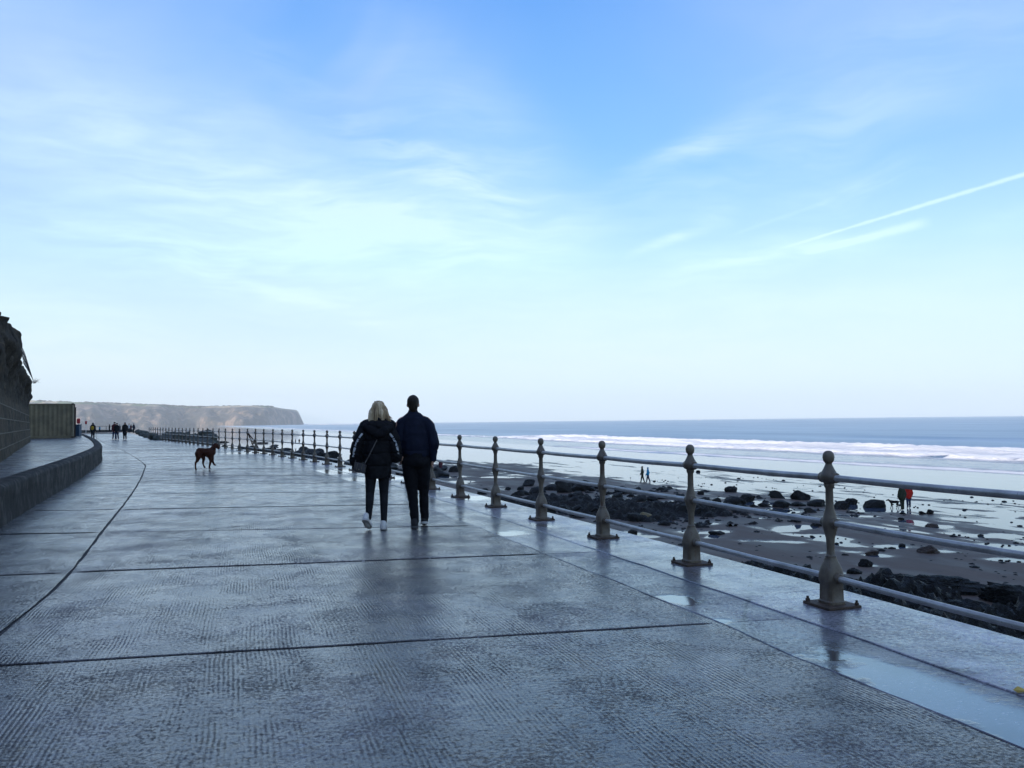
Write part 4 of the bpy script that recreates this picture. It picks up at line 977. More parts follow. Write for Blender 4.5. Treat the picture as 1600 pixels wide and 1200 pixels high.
# small stones, weed and shell strewn over the sand: nobody could count them
bm = bmesh.new(); rs = random.Random(77)
for k in range(1500):
    px, py = rs.uniform(690, 1640), 745 + 175 * rs.random() ** 1.3; c = at(px, py, SEA); u_, v_ = xy2uv(c.x, c.y)
    if v_ < 9 or v_ > 62 or mnoise.noise(Vector((u_ * .12, v_ * .3, 0))) + .25 * mnoise.noise(Vector((u_ * .6, v_ * .9, 4))) < -0.02: continue
    s_ = rs.uniform(.03, .10) * (2.0 if rs.random() < .12 else 1)
    vs9 = bmesh.ops.create_icosphere(bm, subdivisions=1, radius=1)['verts']
    for v in vs9: v.co = Vector((v.co.x * s_ * rs.uniform(.8, 1.6), v.co.y * s_ * rs.uniform(.8, 1.6), v.co.z * s_ * .6 + .02)) + c
tag(from_bm('stones', bm, M['rock_dark']), 'small dark stones and weed strewn over the wet sand', 'stones', kind='stuff')
def weedh(U, V):
    m = sstep(V + fbm(U * .25, V * .25, 3, 97) * 5, 28.5 + (20 - U) * .25, 23.5 + (20 - U) * .25) * sstep(U + fbm(U * .3, V * .3, 3, 99) * 6, 35.5, 31)
    return -0.3 + m * (0.75 + fbm(U * .22, V * .35, 3, 101) * 1.3) + m * (np.abs(fbm(U * 1.2, V * 1.2, 5, 103, .65)) * 0.85 - .12) - 0.9 * m * sstep(fbm(U * .3, V * .3, 2, 107), .12, .3)
ledge('rock_shelf', 2, 38, 4, 36, 0.13, weedh, M['rock_weed'])
wr = [(1452, 905, 135, 25), (1580, 925, 90, 24), (1250, 905, 90, 26), (1350, 925, 120, 30), (1185, 883, 40, 14), (1220, 893, 50, 16), (1500, 960, 110, 34), (1590, 975, 80, 34), (1420, 945, 120, 34), (1300, 920, 80, 24), (1400, 900, 60, 22)]
for k, (px, py, w_, h_) in enumerate(wr):
    c = at(px, py + 18, SEA); D = c.length; W_ = w_ * D / F_PX / 2; H_ = h_ * D / F_PX
    labs = ['big black weed covered rock, the highest one at the right beyond the railing', 'weed covered rock cut by the right edge of the photo']
    put('boulder', RW[k % 5], c + Vector((0, 0, H_ * .35)), (W_, W_ * .7, H_ * 1.1), labs[k] if k < 2 else ('black weed covered rock below the promenade edge, ' + ['', '', 'first one right of the nearest post', 'between the bottom rail and the highest rock', 'farthest left of them', 'just left of the nearest post', 'in front of the highest rock', 'lowest at the right edge', 'below the pyramid boulder', 'behind the nearest post', 'touching the highest rock'][k]), None if k < 2 else 'weed covered rocks below the promenade', rz=math.atan2(-c.x, c.y), tilt=.12)
# rock armour against the wall near the far end of the railing
for k in range(72):
    t_ = rnd.uniform(0, 1); i = 31 + t_ * 21; s0 = 5 * SPAN + 6 + i * SPAN
    off = 1.0 + rnd.uniform(0, 1.9); p = fc.off(s0, off); s_ = rnd.uniform(.55, 1.15)
    top = np.interp(i, [31, 33, 35, 38, 44, 49, 52], [-.5, .1, .45, .5, .25, -.1, -.3]) - 0.02 * off
    put('armour_stone', RA[k % 6], p + Vector((0, 0, top - rnd.uniform(.25, .9))), (s_ * 1.2, s_, s_ * .9), '%s armour stone, %s of the heap behind the railing, %s' % ('large' if s_ > .95 else 'small' if s_ < .7 else 'middling', 'outer side' if off > 1.9 else 'wall side', 'at its left end' if i > 46 else 'left of its middle' if i > 41 else 'right of its middle' if i > 36 else 'at its right end'), 'rock armour behind the railing', tilt=.6)
for k in range(12):
    q = [(219, 681), (223, 682), (228, 684), (233, 685.5), (238, 687), (222, 679), (229, 681), (243, 688), (235, 683), (216, 677), (212, 675), (225, 678)][k]
    p = at(*q); s_ = rnd.uniform(.45, .8)
    put('armour_stone', RA[k % 6], p + Vector((0.3, 0, s_ * .25)), (s_ * 1.2, s_, s_ * .8), 'mossy armour boulder at the promenade edge left of the last railing post', 'armour boulders at the promenade edge', tilt=.4)
# ------------------------------------------------------------------ figures: blended solids remeshed to one surface each
class Blob:
    def __init__(s): s.bm = bmesh.new()
    def ell(s, c, r, rot=None):
        v = bmesh.ops.create_icosphere(s.bm, subdivisions=3, radius=1)['verts']
        m = Matrix.Translation(Vector(c)) @ (rot.to_4x4() if rot is not None else Matrix.Identity(4)) @ Matrix.Diagonal((*r, 1))
        bmesh.ops.transform(s.bm, matrix=m, verts=v); return s
    def cap(s, pts, rad, flat=1.0):
        """chain of tapered limbs; flat scales the thickness along local y"""
        pts = [Vector(p) for p in pts]
        for (a, b), (ra, rb) in zip(zip(pts, pts[1:]), zip(rad, rad[1:])):
            n = max(2, int((b - a).length / (min(ra, rb) * 0.35)) + 1); N = 14; rings = []
            d = (b - a).normalized(); x = d.cross(Vector((0, 1, 0)))
            if x.length < 0.1: x = Vector((1, 0, 0))
            x.normalize(); y = x.cross(d).normalized()
            for k in range(n + 1):
                t = k / n; c = a.lerp(b, t); r = ra + (rb - ra) * t
                rings.append([s.bm.verts.new(c + x * math.cos(2 * math.pi * j / N) * r + y * math.sin(2 * math.pi * j / N) * r * flat) for j in range(N)])
            for p, q in zip(rings, rings[1:]):
                for j in range(N): s.bm.faces.new((p[j], p[(j + 1) % N], q[(j + 1) % N], q[j]))
            s.bm.faces.new(rings[0][::-1]); s.bm.faces.new(rings[-1])
        for p, r in zip(pts, rad):
            v = bmesh.ops.create_icosphere(s.bm, subdivisions=2, radius=r)['verts']
            bmesh.ops.transform(s.bm, matrix=Matrix.Translation(p) @ Matrix.Diagonal((1, flat, 1, 1)), verts=v)
        return s
    def build(s, name, mat, parent, voxel=0.012, smooth=4, deform=None):
        bmesh.ops.recalc_face_normals(s.bm, faces=s.bm.faces)
        me = bpy.data.meshes.new('tmp'); s.bm.to_mesh(me); s.bm.free()
        o = bpy.data.objects.new('tmp', me); COL.objects.link(o)
        r = o.modifiers.new('r', 'REMESH'); r.mode = 'VOXEL'; r.voxel_size = voxel
        if smooth:
            q = o.modifiers.new('s', 'SMOOTH'); q.factor = 0.5; q.iterations = smooth
        dg = bpy.context.evaluated_depsgraph_get(); dg.update()
        out = bpy.data.meshes.new_from_object(o.evaluated_get(dg)); bpy.data.objects.remove(o); bpy.data.meshes.remove(me)
        out.name = name; out.materials.clear()
        if deform:
            n = len(out.vertices); nn = [v.normal.copy() for v in out.vertices]
            for v, m in zip(out.vertices, nn): v.co = v.co + m * deform(v.co)
        return link(name, out, mat, parent, True)
def cloth(name, col, rough=0.8, fold=0.5, sc=9, sheen=0.0):
    m, t, b = material(name); v = obj_co(t)
    b.inputs['Base Color'].default_value = (*col, 1); b.inputs['Roughness'].default_value = rough; b.inputs['Specular IOR Level'].default_value = 0.14
    n = t.noise(v, sc, 4, 0.55, 0.6); f = t.noise(v, 90, 3)
    c = t.ramp(n, [(0.3, tuple(x * 0.75 for x in col)), (0.7, tuple(min(1, x * 1.25) for x in col))]); t.l.new(c, b.inputs['Base Color'])
    t.l.new(t.bump(t.math('ADD', n, t.math('MULTIPLY', f, 0.08)), fold, 0.03), b.inputs['Normal'])
    b.inputs['Sheen Weight'].default_value = sheen
    return m
skin = simple('skin', (0.42, 0.24, 0.17), 0.55, 0.12, 12)
C = {k: cloth(k, c) for k, c in dict(black=(0.012, 0.012, 0.015), navy=(0.011, 0.015, 0.030), charcoal=(0.022, 0.022, 0.026), yellow=(0.42, 0.27, 0.03), grey=(0.10, 0.10, 0.11), teal=(0.02, 0.27, 0.46),
     blue=(0.03, 0.10, 0.26), redc=(0.55, 0.03, 0.02), maroon=(0.09, 0.02, 0.025), olive=(0.035, 0.042, 0.025), white=(0.6, 0.6, 0.6), denim=(0.03, 0.045, 0.09)).items()}
puffer = cloth('black puffer fabric', (0.007, 0.007, 0.009), 0.7, 0.7, 16)
navyj = cloth('navy jacket fabric', (0.007, 0.010, 0.024), 0.7, 0.6, 7)
trous = cloth('black trousers', (0.006, 0.006, 0.008), 0.85, 0.5, 8)
legg = cloth('black leggings', (0.012, 0.013, 0.016), 0.7, 0.3, 14)
shoew = simple('off white trainer', (0.62, 0.60, 0.56), 0.6, 0.10, 20, 0.2, 60)
shoeb = simple('black suede shoe', (0.010, 0.010, 0.011), 0.8, 0.2, 20)
sole = simple('rubber sole', (0.05, 0.05, 0.05), 0.8, 0.2, 20); solew = simple('pale rubber sole', (0.45, 0.43, 0.40), 0.7, 0.1, 20)
def mk_hair(name, c0, c1, c2, sc=70):
    m, t, b = material(name); v = obj_co(t)
    n = t.noise(t.mapping(v, scale=(sc, sc * 0.6, 3)), 1.0, 4, 0.6); g = t.noise(t.mapping(v, scale=(14, 9, 2)), 1.0, 3)
    t.l.new(t.ramp(t.math('ADD', t.math('MULTIPLY', n, .5), t.math('MULTIPLY', g, .5)), [(0.36, c0), (0.5, c1), (0.64, c2)]), b.inputs['Base Color'])
    b.inputs['Roughness'].default_value = 0.55; b.inputs['Specular IOR Level'].default_value = 0.2; t.l.new(t.bump(n, 0.8, 0.01), b.inputs['Normal']); return m
blonde = mk_hair('highlighted blonde hair', (0.07, 0.045, 0.025), (0.36, 0.255, 0.145), (0.75, 0.60, 0.40))
brownh = mk_hair('short dark brown hair', (0.008, 0.006, 0.005), (0.020, 0.014, 0.010), (0.04, 0.028, 0.02), 120)
def hand(B, wrist, d, up_, s=1.0, curl=0.5, thumb=1):
    """palm, four bent fingers and a thumb as chains rooted in the palm"""
    w_ = Vector(wrist); d = Vector(d).normalized(); u_ = Vector(up_); sd_ = d.cross(u_).normalized(); u_ = sd_.cross(d)
    B.cap([w_, w_ + d * 0.035 * s, w_ + d * 0.085 * s], [0.024 * s, 0.033 * s, 0.036 * s], 0.6)
    for k, l in enumerate((0.068, 0.078, 0.072, 0.056)):
        o_ = sd_ * (k - 1.5) * 0.019 * s; p0 = w_ + d * 0.08 * s + o_
        p1 = p0 + (d * math.cos(curl * .6) - u_ * math.sin(curl * .6)) * l * .5 * s
        p2 = p1 + (d * math.cos(curl * 1.5) - u_ * math.sin(curl * 1.5)) * l * .5 * s
        B.cap([p0, p1, p2], [0.0095 * s, 0.0085 * s, 0.0072 * s])
    p0 = w_ + d * 0.03 * s - sd_ * thumb * 0.028 * s; p1 = p0 + (d * 0.5 - sd_ * thumb * 0.6 - u_ * 0.3) * 0.05 * s; p2 = p1 + (d * 0.9 - u_ * 0.3) * 0.032 * s
    B.cap([p0, p1, p2], [0.013 * s, 0.011 * s, 0.009 * s])
def head(B, c, s=1.0, turn=0.0):
    """skull, jaw, nose, ears and neck root; looks along +y turned by turn"""
    rz = Matrix.Rotation(turn, 3, 'Z'); c = Vector(c); f = lambda v: c + rz @ (Vector(v) * s)
    B.ell(f((0, 0, 0.02)), (0.076 * s, 0.096 * s, 0.098 * s), rz); B.ell(f((0, 0.025, -0.05)), (0.058 * s, 0.070 * s, 0.068 * s), rz)
    B.cap([f((0, 0.088, 0.0)), f((0, 0.108, -0.03))], [0.010 * s, 0.014 * s])              # nose
    B.ell(f((0, 0.078, -0.068)), (0.024 * s, 0.014 * s, 0.010 * s)); B.ell(f((0, 0.072, -0.105)), (0.022 * s, 0.018 * s, 0.016 * s))   # mouth, chin
    for q in (-1, 1):
        B.ell(f((q * 0.076, 0.002, -0.008)), (0.010 * s, 0.018 * s, 0.028 * s), rz)         # ears
        B.ell(f((q * 0.031, 0.080, 0.012)), (0.014 * s, 0.012 * s, 0.009 * s))               # brow and eye
def eyes(c, s, parent, turn=0.0):
    rz = Matrix.Rotation(turn, 3, 'Z')
    for q in (-1, 1):
        bm = bmesh.new(); bmesh.ops.create_uvsphere(bm, u_segments=10, v_segments=8, radius=0.011 * s)
        o = from_bm('eye', bm, whitep, parent, True); o.location = Vector(c) + rz @ Vector((q * 0.031, 0.084, 0.002)) * s
def shoe(name, heel, toe, up_, L, wd, m1, m2, parent, hh=0.075):
    """trainer lofted from heel to toe; up_ is the shoe's own up direction"""
    h = Vector(heel); d = (Vector(toe) - h).normalized(); u_ = Vector(up_); sd_ = d.cross(u_).normalized(); u_ = sd_.cross(d)
    B = Blob(); 
    B.cap([h + d * .035 + u_ * .04, h + d * .10 + u_ * .035, h + d * (L * .72) + u_ * .03, h + d * (L - .035) + u_ * .026], [wd * .42, wd * .44, wd * .50, wd * .36], 1.0)
    B.cap([h + d * .035 + u_ * hh * .6, h + d * .05 + u_ * (hh + .02)], [wd * .42, wd * .40])
    B.cap([h + d * .09 + u_ * hh * .75, h + d * L * .55 + u_ * .045], [wd * .36, wd * .40])
    o = B.build(name, m1, parent, 0.009, 3)
    B = Blob(); B.cap([h + d * .03 + u_ * .004, h + d * .11 + u_ * .004, h + d * (L * .72) + u_ * .004, h + d * (L - .03) + u_ * .008], [wd * .47, wd * .46, wd * .54, wd * .42], 1.0)
    s_ = B.build('sole', m2, o, 0.010, 2)
    # flatten the sole to its thickness
    for v in s_.data.vertices:
        r_ = v.co - h; k = r_.dot(u_); v.co = v.co - u_ * (k - max(-0.004, min(0.028, k)))
    return o
# ---------------- woman in the black puffer jacket
gw = at(591, 828.0); wr_ = math.atan2(-gw.x, gw.y)
wo_ = empty('person', gw, wr_, 'woman with long blonde hair walking in a black puffer jacket and white trainers', 'woman')
B = Blob(); head(B, (0.01, 0.0, 1.615), 0.98, 0.05); B.cap([(0.005, -0.005, 1.38), (0.01, 0.0, 1.55)], [0.055, 0.05])
B.cap([(-.13, 0, 1.40), (.005, 0, 1.42), (.14, 0, 1.40)], [.07, .09, .07], .8); B.cap([(0, 0, 1.35), (0, 0, .95)], [.13, .14], .75)
B.cap([(-.09, 0, .93), (-.11, .0, .50), (-.128, -.05, .20)], [.09, .052, .038]); B.cap([(.07, 0, .93), (.075, .03, .50), (.078, .01, .11)], [.09, .052, .038])
B.cap([(-.20, 0, 1.36), (-.27, -.02, 1.10), (-.29, .05, .88)], [.05, .04, .03]); B.cap([(.19, 0, 1.36), (.235, -.05, 1.08), (.285, .05, .985)], [.05, .04, .028])
hand(B, (.285, .05, .985), (.35, .55, -.35), (1, 0, .4), .95, 0.9, 1); hand(B, (-.29, .05, .88), (0, .5, -1), (-1, 0, 0), .95, 0.9, -1)
B.build('body', skin, wo_, 0.0075, 2); eyes((0.01, 0.0, 1.615), .98, wo_, .05)
# leggings
B = Blob(); B.cap([(-.085, 0, .86), (-.108, .0, .50), (-.112, -.03, .40), (-.128, -.055, .17)], [.092, .060, .056, .040]); B.cap([(.075, 0, .86), (.077, .03, .50), (.078, .01, .40), (.075, .0, .10)], [.092, .060, .056, .041])
B.ell((0, 0, .90), (.17, .12, .10)); B.build('leggings', legg, wo_, 0.009, 3)
# jacket body, hood, sleeves
def quilt(co):
    z = co.z; s_ = 0
    for q in (0.86, 1.03, 1.20): s_ -= 0.014 * math.exp(-((z - q + 0.01 * mnoise.noise(co * 4)) / 0.010) ** 2)
    return s_ + mnoise.noise(co * 9) * 0.010 + mnoise.noise(co * 22) * 0.004
B = Blob()
B.cap([(.0, 0, 1.40), (.0, 0, 1.25), (-.005, 0, 1.05), (0, 0, .86), (0, 0, .72)], [.17, .205, .205, .188, .178], .72)
B.cap([(-.15, 0, 1.40), (0, 0, 1.43), (.15, 0, 1.40)], [.10, .10, .10], .95)
B.cap([(-.17, .0, 1.37), (-.245, -.02, 1.22), (-.282, -.01, 1.06), (-.292, .03, .93), (-.285, .06, .86)], [.085, .092, .093, .090, .068])
B.cap([(.15, .0, 1.37), (.205, -.03, 1.22), (.232, -.04, 1.08), (.245, -.02, .97)], [.085, .088, .090, .080]); B.cap([(.245, -.02, .98), (.275, .03, .99)], [.078, .045])
jk = B.build('jacket', puffer, wo_, 0.010, 3, quilt)
for v in jk.data.vertices:
    hz_ = .695 + .012 * mnoise.noise(v.co * 12)
    if v.co.z < hz_: v.co.z = hz_
B = Blob()           # hood lying on the back, with a turned up collar
B.cap([(-.15, -.09, 1.385), (-.06, -.15, 1.33), (.01, -.165, 1.285), (.08, -.15, 1.33), (.16, -.09, 1.385)], [.060, .075, .070, .075, .060])
B.cap([(-.10, -.11, 1.42), (.01, -.14, 1.40), (.11, -.11, 1.42)], [.055, .07, .055])
B.cap([(-.09, -.02, 1.47), (-.05, -.075, 1.485), (.01, -.09, 1.487), (.07, -.075, 1.485), (.11, -.02, 1.47)], [.030, .030, .030, .030, .030]); B.cap([(-.08, .06, 1.46), (.10, .06, 1.46)], [.03, .03])
hd_ = B.build('hood', puffer, jk, 0.010, 3, lambda co: mnoise.noise(co * 14) * 0.010)
bm = bmesh.new(); tube(bm, [(-.05 + .012 * k, -.093 - .004 * math.sin(k / 10 * 3.14), 1.517) for k in range(11)], .004, 6); from_bm('collar_lining', bm, simple('white lining', (.6, .6, .6), .7, .1, 10), jk)
# pale lettering band along each sleeve: short raised marks
mark = simple('white sleeve print', (.68, .70, .74), .6, .05, 10)
def sleeve_marks(path, seed):
    r = random.Random(seed); cv = []
    bm = bmesh.new(); n = 22
    for k in range(n):
        t = k / (n - 1) * (len(path) - 1); i = min(int(t), len(path) - 2); p = Vector(path[i]).lerp(Vector(path[i + 1]), t - i); d = (Vector(path[i + 1]) - Vector(path[i])).normalized()
        if k in (5, 13): continue
        sd_ = d.cross(Vector((0, -1, 0))).normalized(); nrm = sd_.cross(d)
        rot = Matrix((sd_, nrm, d)).transposed()
        w1 = r.uniform(.024, .032)
        add_box(bm, p + d * .004, (w1, .004, .0065), rot)
        if r.random() < .6: add_box(bm, p - d * .004, (w1 * .8, .004, .0035), rot)
        add_box(bm, p + sd_ * r.choice((-.007, 0, .007)), (.006, .004, .014), rot)
    from_bm('sleeve_print', bm, mark, jk)
def on_jacket(pts):
    bv = __import__('mathutils').bvhtree.BVHTree.FromPolygons([v.co for v in jk.data.vertices], [p.vertices for p in jk.data.polygons]); out = []
    for x, z in pts:
        h = bv.ray_cast(Vector((x, -1.5, z)), Vector((0, 1, 0)))
        out.append((h[0] + Vector((0, -.004, 0))) if h[0] else Vector((x, -.05, z)))
    return out
def zc(x, y): return ((x - 340) / 561, (1100 - y) / 561)
sleeve_marks(on_jacket([zc(x + 5, y) for x, y in ((218, 372), (198, 398), (180, 430), (167, 465), (158, 500), (153, 540))]), 3)
sleeve_marks(on_jacket([zc(x - 3, y) for x, y in ((434, 375), (452, 398), (470, 430), (483, 465), (490, 495), (494, 525))]), 4)
# hair
B = Blob()
B.ell((.01, -.012, 1.645), (.090, .108, .100))
B.cap([(-.035, -.035, 1.64), (-.072, -.05, 1.57), (-.095, -.055, 1.48)], [.050, .052, .034]); B.cap([(.055, -.035, 1.64), (.095, -.05, 1.58), (.125, -.05, 1.50), (.165, -.045, 1.425)], [.055, .050, .034, .008])
B.cap([(.0, -.06, 1.64), (-.02, -.085, 1.55), (-.03, -.09, 1.47)], [.055, .050, .034]); B.cap([(.02, -.06, 1.64), (.045, -.085, 1.56), (.06, -.09, 1.48)], [.055, .050, .034]); B.cap([(-.09, -.05, 1.56), (-.118, -.05, 1.475)], [.03, .012])
hr = B.build('hair', blonde, wo_, 0.007, 2, lambda co: mnoise.noise(Vector((co.x * 55, co.y * 55, co.z * 6))) * 0.016)
bm = bmesh.new(); rh = random.Random(8)
for k in range(110):
    a = rh.uniform(-1.35, 1.35); x0 = .01 + math.sin(a) * .088; y0 = -.012 - math.cos(a) * .10; sw_ = rh.uniform(-.01, .03) + (.05 if a > .8 else 0)
    tube(bm, [(x0 * .8, y0 * .8, 1.70), (x0, y0, 1.64), (x0 * 1.12 + sw_ * .3, y0 * 1.05, 1.56), (x0 * 1.25 + sw_, y0 * .95, 1.475 + rh.uniform(-.03, .03))], [.004, .006, .005, .0015], 4, False)
from_bm('loose_strands', bm, blonde, hr)
shoe('trainer', (-.178, -.17, .155), (-.118, .04, .022), (.10, .55, .83), .265, .098, shoew, solew, wo_); shoe('trainer', (.070, -.06, .012), (.075, .21, .012), (0, 0, 1), .265, .100, shoew, solew, wo_)
# shoulder bag: rests against her, a thing of its own
bagm = simple('grey quilted leather', (.055, .05, .052), .42, .3, 30, .5, 70); gold = simple('bag hardware', (.25, .22, .16), .35, .1, 10, metal=.8)
bg_o = empty('shoulder_bag', gw, wr_, 'small grey shoulder bag on a strap across the back of the black puffer jacket', 'bag')
bm = bmesh.new(); rb = Matrix.Rotation(R(-18), 3, 'Y') @ Matrix.Rotation(R(-25), 3, 'Z')
add_box(bm, (0, 0, 0), (.155, .06, .125), None, .022); bb = from_bm('bag_body', bm, bagm, bg_o, True); bb.location = (-.235, -.135, .845); bb.rotation_euler = (0, R(14), R(-18))
bm = bmesh.new(); add_box(bm, (0, -.033, .018), (.158, .008, .085), None, .003); from_bm('flap', bm, bagm, bb)
bm = bmesh.new(); add_box(bm, (0, -.040, -.02), (.02, .006, .014), None, .002); from_bm('clasp', bm, gold, bb)
for q in (-.03, .03):
    bm = bmesh.new(); add_box(bm, (q * 1.1, -.0385, .016), (.004, .004, .088), None, .001); from_bm('seam', bm, gold, bb)
sp_ = on_jacket([(-.005, 1.235), (-.03, 1.18), (-.06, 1.12), (-.09, 1.06), (-.12, 1.00), (-.15, .945)]); sp_ = [p + Vector((0, -.008, 0)) for p in sp_] + [Vector((-.175, -.135, .90))]
bm = bmesh.new(); tube(bm, sp_, .0075, 6); from_bm('strap', bm, simple('strap', (.10, .09, .085), .5, .2, 60), bg_o)
bm = bmesh.new(); tube(bm, [Vector((-.295, -.125, .90)), Vector((-.30, .0, .98)), Vector((-.21, .16, 1.15)), Vector((-.02, .19, 1.35)), Vector((.08, .10, 1.47)), Vector((.10, -.06, 1.47)), Vector((.05, -.19, 1.34)), sp_[0]], .0075, 6); from_bm('strap', bm, M['joint'], bg_o)
# ---------------- man in the navy jacket
gm = at(652, 824.0); mr_ = math.atan2(-gm.x, gm.y)
mo_ = empty('person', gm, mr_, 'tall man with short dark hair walking in a plain navy jacket and black trousers', 'man')
def mz(x, y): return (x - 632) / 546, (1075 - y) / 546
B = Blob(); head(B, (-.048, .01, 1.690), 1.04, -.05); B.cap([(-.045, 0, 1.48), (-.048, .005, 1.62)], [.066, .062])
B.cap([(-.20, 0, 1.45), (-.04, 0, 1.49), (.13, 0, 1.45)], [.07, .09, .07], .8); B.cap([(-.03, 0, 1.40), (-.02, 0, 1.0)], [.16, .15], .7)
B.cap([(-.10, 0, .95), (-.07, -.02, .50), (-.035, -.09, .10)], [.09, .06, .04]); B.cap([(.08, 0, .95), (.095, .04, .50), (.10, .08, .10)], [.09, .06, .04])
B.cap([(-.24, 0, 1.42), (-.26, -.03, 1.14), (-.205, .04, .98)], [.055, .045, .032]); B.cap([(.18, 0, 1.42), (.245, -.05, 1.14), (.212, .0, .955)], [.055, .045, .032])
hand(B, (-.203, .045, .975), (.0, .35, -1), (1, 0, 0), 1.0, .8, -1); hand(B, (.212, .0, .955), (-.15, .35, -1), (-1, 0, 0), 1.0, .5, 1)
B.build('body', skin, mo_, 0.0075, 2); eyes((-.048, .01, 1.690), 1.04, mo_, -.05)
B = Blob()           # trousers
B.ell((-.01, 0, .98), (.18, .125, .12)); B.ell((-.015, -.035, .90), (.165, .12, .11))
B.cap([(-.10, -.01, .90), (-.085, .0, .66), (-.062, -.02, .46), (-.042, -.065, .25), (-.033, -.09, .085)], [.112, .098, .074, .062, .058])
B.cap([(.085, -.01, .90), (.088, .03, .66), (.093, .05, .46), (.098, .06, .25), (.100, .07, .095)], [.108, .094, .070, .060, .056])
B.build('trousers', trous, mo_, 0.009, 3, lambda co: mnoise.noise(Vector((co.x * 9, co.y * 9, co.z * 13))) * 0.010 + mnoise.noise(co * 30) * .003)
B = Blob()
B.cap([(-.19, 0, 1.43), (-.05, 0, 1.475), (.10, 0, 1.44), (.15, 0, 1.41)], [.085, .095, .09, .085], .95)
B.cap([(-.04, 0, 1.42), (-.03, 0, 1.28), (-.02, 0, 1.13), (-.012, 0, 1.05), (-.005, 0, 1.01)], [.185, .205, .20, .190, .180], .66)
B.cap([(-.19, 0, 1.41), (-.245, -.02, 1.26), (-.262, -.03, 1.15), (-.235, .02, 1.04), (-.212, .04, .975)], [.085, .078, .068, .058, .046])
B.cap([(.165, 0, 1.39), (.215, -.03, 1.27), (.243, -.05, 1.15), (.232, -.02, 1.03), (.220, .0, .935)], [.085, .078, .068, .058, .046])
B.cap([(-.045, 0, 1.50), (-.048, 0, 1.575)], [.078, .072])
def jf(co):
    s_ = mnoise.noise(Vector((co.x * 6, co.y * 6, co.z * 10))) * 0.012 + mnoise.noise(co * 18) * 0.004
    s_ -= 0.008 * math.exp(-((co.z - 1.055) / .008) ** 2); return s_ - 0.006 * math.exp(-((co.z - 1.525) / .006) ** 2) * (abs(co.x + .045) < .12)
mj = B.build('jacket', navyj, mo_, 0.009, 3, jf)
B = Blob(); B.ell((-.048, -.008, 1.727), (.0835, .100, .097)); B.cap([(-.048, -.03, 1.72), (-.048, -.035, 1.66), (-.048, -.035, 1.62)], [.078, .068, .050]); B.build('hair', brownh, mo_, 0.008, 2, lambda co: mnoise.noise(co * 60) * .004)
shoe('shoe', (-.036, -.17, .012), (-.036, .11, .012), (0, 0, 1), .28, .105, shoeb, sole, mo_); shoe('shoe', (.092, .0, .05), (.10, .27, .012), (0, .12, 1), .28, .105, shoeb, solew, mo_)
# ---------------- distant walkers
def walker(loc, rz, H, jacket, legs, hat, stride, label, cat, group=None, long=False, width=1.0, back=None, hatm=None, arm=0.0):
    k = H / 1.75; e = empty('person', loc, rz, label, cat, group); s_ = stride
    B = Blob(); head(B, (0, 0, 1.63 * k), k * 1.02); B.cap([(0, 0, 1.4 * k), (0, 0, 1.56 * k)], [.06, .055]); B.cap([(0, 0, 1.35 * k), (0, 0, 1.0 * k)], [.13, .13], .7)
    for q in (-1, 1):
        B.cap([(q * .09 * k, 0, .9 * k), (q * .09 * k, q * s_ * .5, .5 * k), (q * .09 * k, q * s_ - .03, .09 * k), (q * .10 * k, q * s_ + .10, .04 * k)], [.085, .06, .045, .04])
        B.cap([(q * .19 * k, 0, 1.40 * k), (q * .25 * k, -q * s_ * .4 - .03, 1.12 * k), (q * .23 * k, -q * s_ * .6 + .08, .90 * k)], [.055, .045, .035])
        hand(B, (q * .23 * k, -q * s_ * .6 + .08, .90 * k), (0, .3, -1), (-q, 0, 0), k, .5, q)
    B.build('body', skin, e, 0.016, 1); eyes((0, 0, 1.63 * k), k * 1.02, e)
    B = Blob(); B.ell((0, 0, .93 * k), (.17 * k * width, .12, .12))
    for q in (-1, 1): B.cap([(q * .09 * k, 0, .88 * k), (q * .09 * k, q * s_ * .5, .5 * k), (q * .09 * k, q * s_ - .03, .10 * k)], [.105, .080, .062])
    B.build('trousers', legs, e, 0.018, 2)
    hem = .62 if long else .86
    B = Blob(); B.cap([(0, 0, 1.40 * k), (0, 0, 1.15 * k), (0, 0, hem * k)], [.19 * k * width, .205 * k * width, .20 * k * width], .7); B.cap([(-.15 * k, 0, 1.42 * k), (.15 * k, 0, 1.42 * k)], [.09, .09])
    for q in (-1, 1): B.cap([(q * .19 * k, 0, 1.40 * k), (q * (.26 + arm) * k, -q * s_ * .4 - .03, 1.13 * k), (q * .24 * k, -q * s_ * .6 + .07, .93 * k)], [.085, .075, .06])
    B.cap([(0, 0, 1.44 * k), (0, 0, 1.52 * k)], [.085, .08]); jo = B.build('jacket', jacket, e, 0.018, 2, lambda co: mnoise.noise(co * 8) * .012)
    if back is not None:
        B = Blob(); B.ell((0, -.10, 1.20 * k), (.17 * k, .10, .25 * k)); B.build('jacket_back_panel', back, jo, 0.02, 2)
    B = Blob(); B.ell((0, -.01, 1.675 * k), (.092 * k, .11 * k, .092 * k)); B.build('hat' if hatm else 'hair', hatm or hat, e, 0.018, 1)
    return e
def spot(px, py, z=0.0): return at(px, py, z)
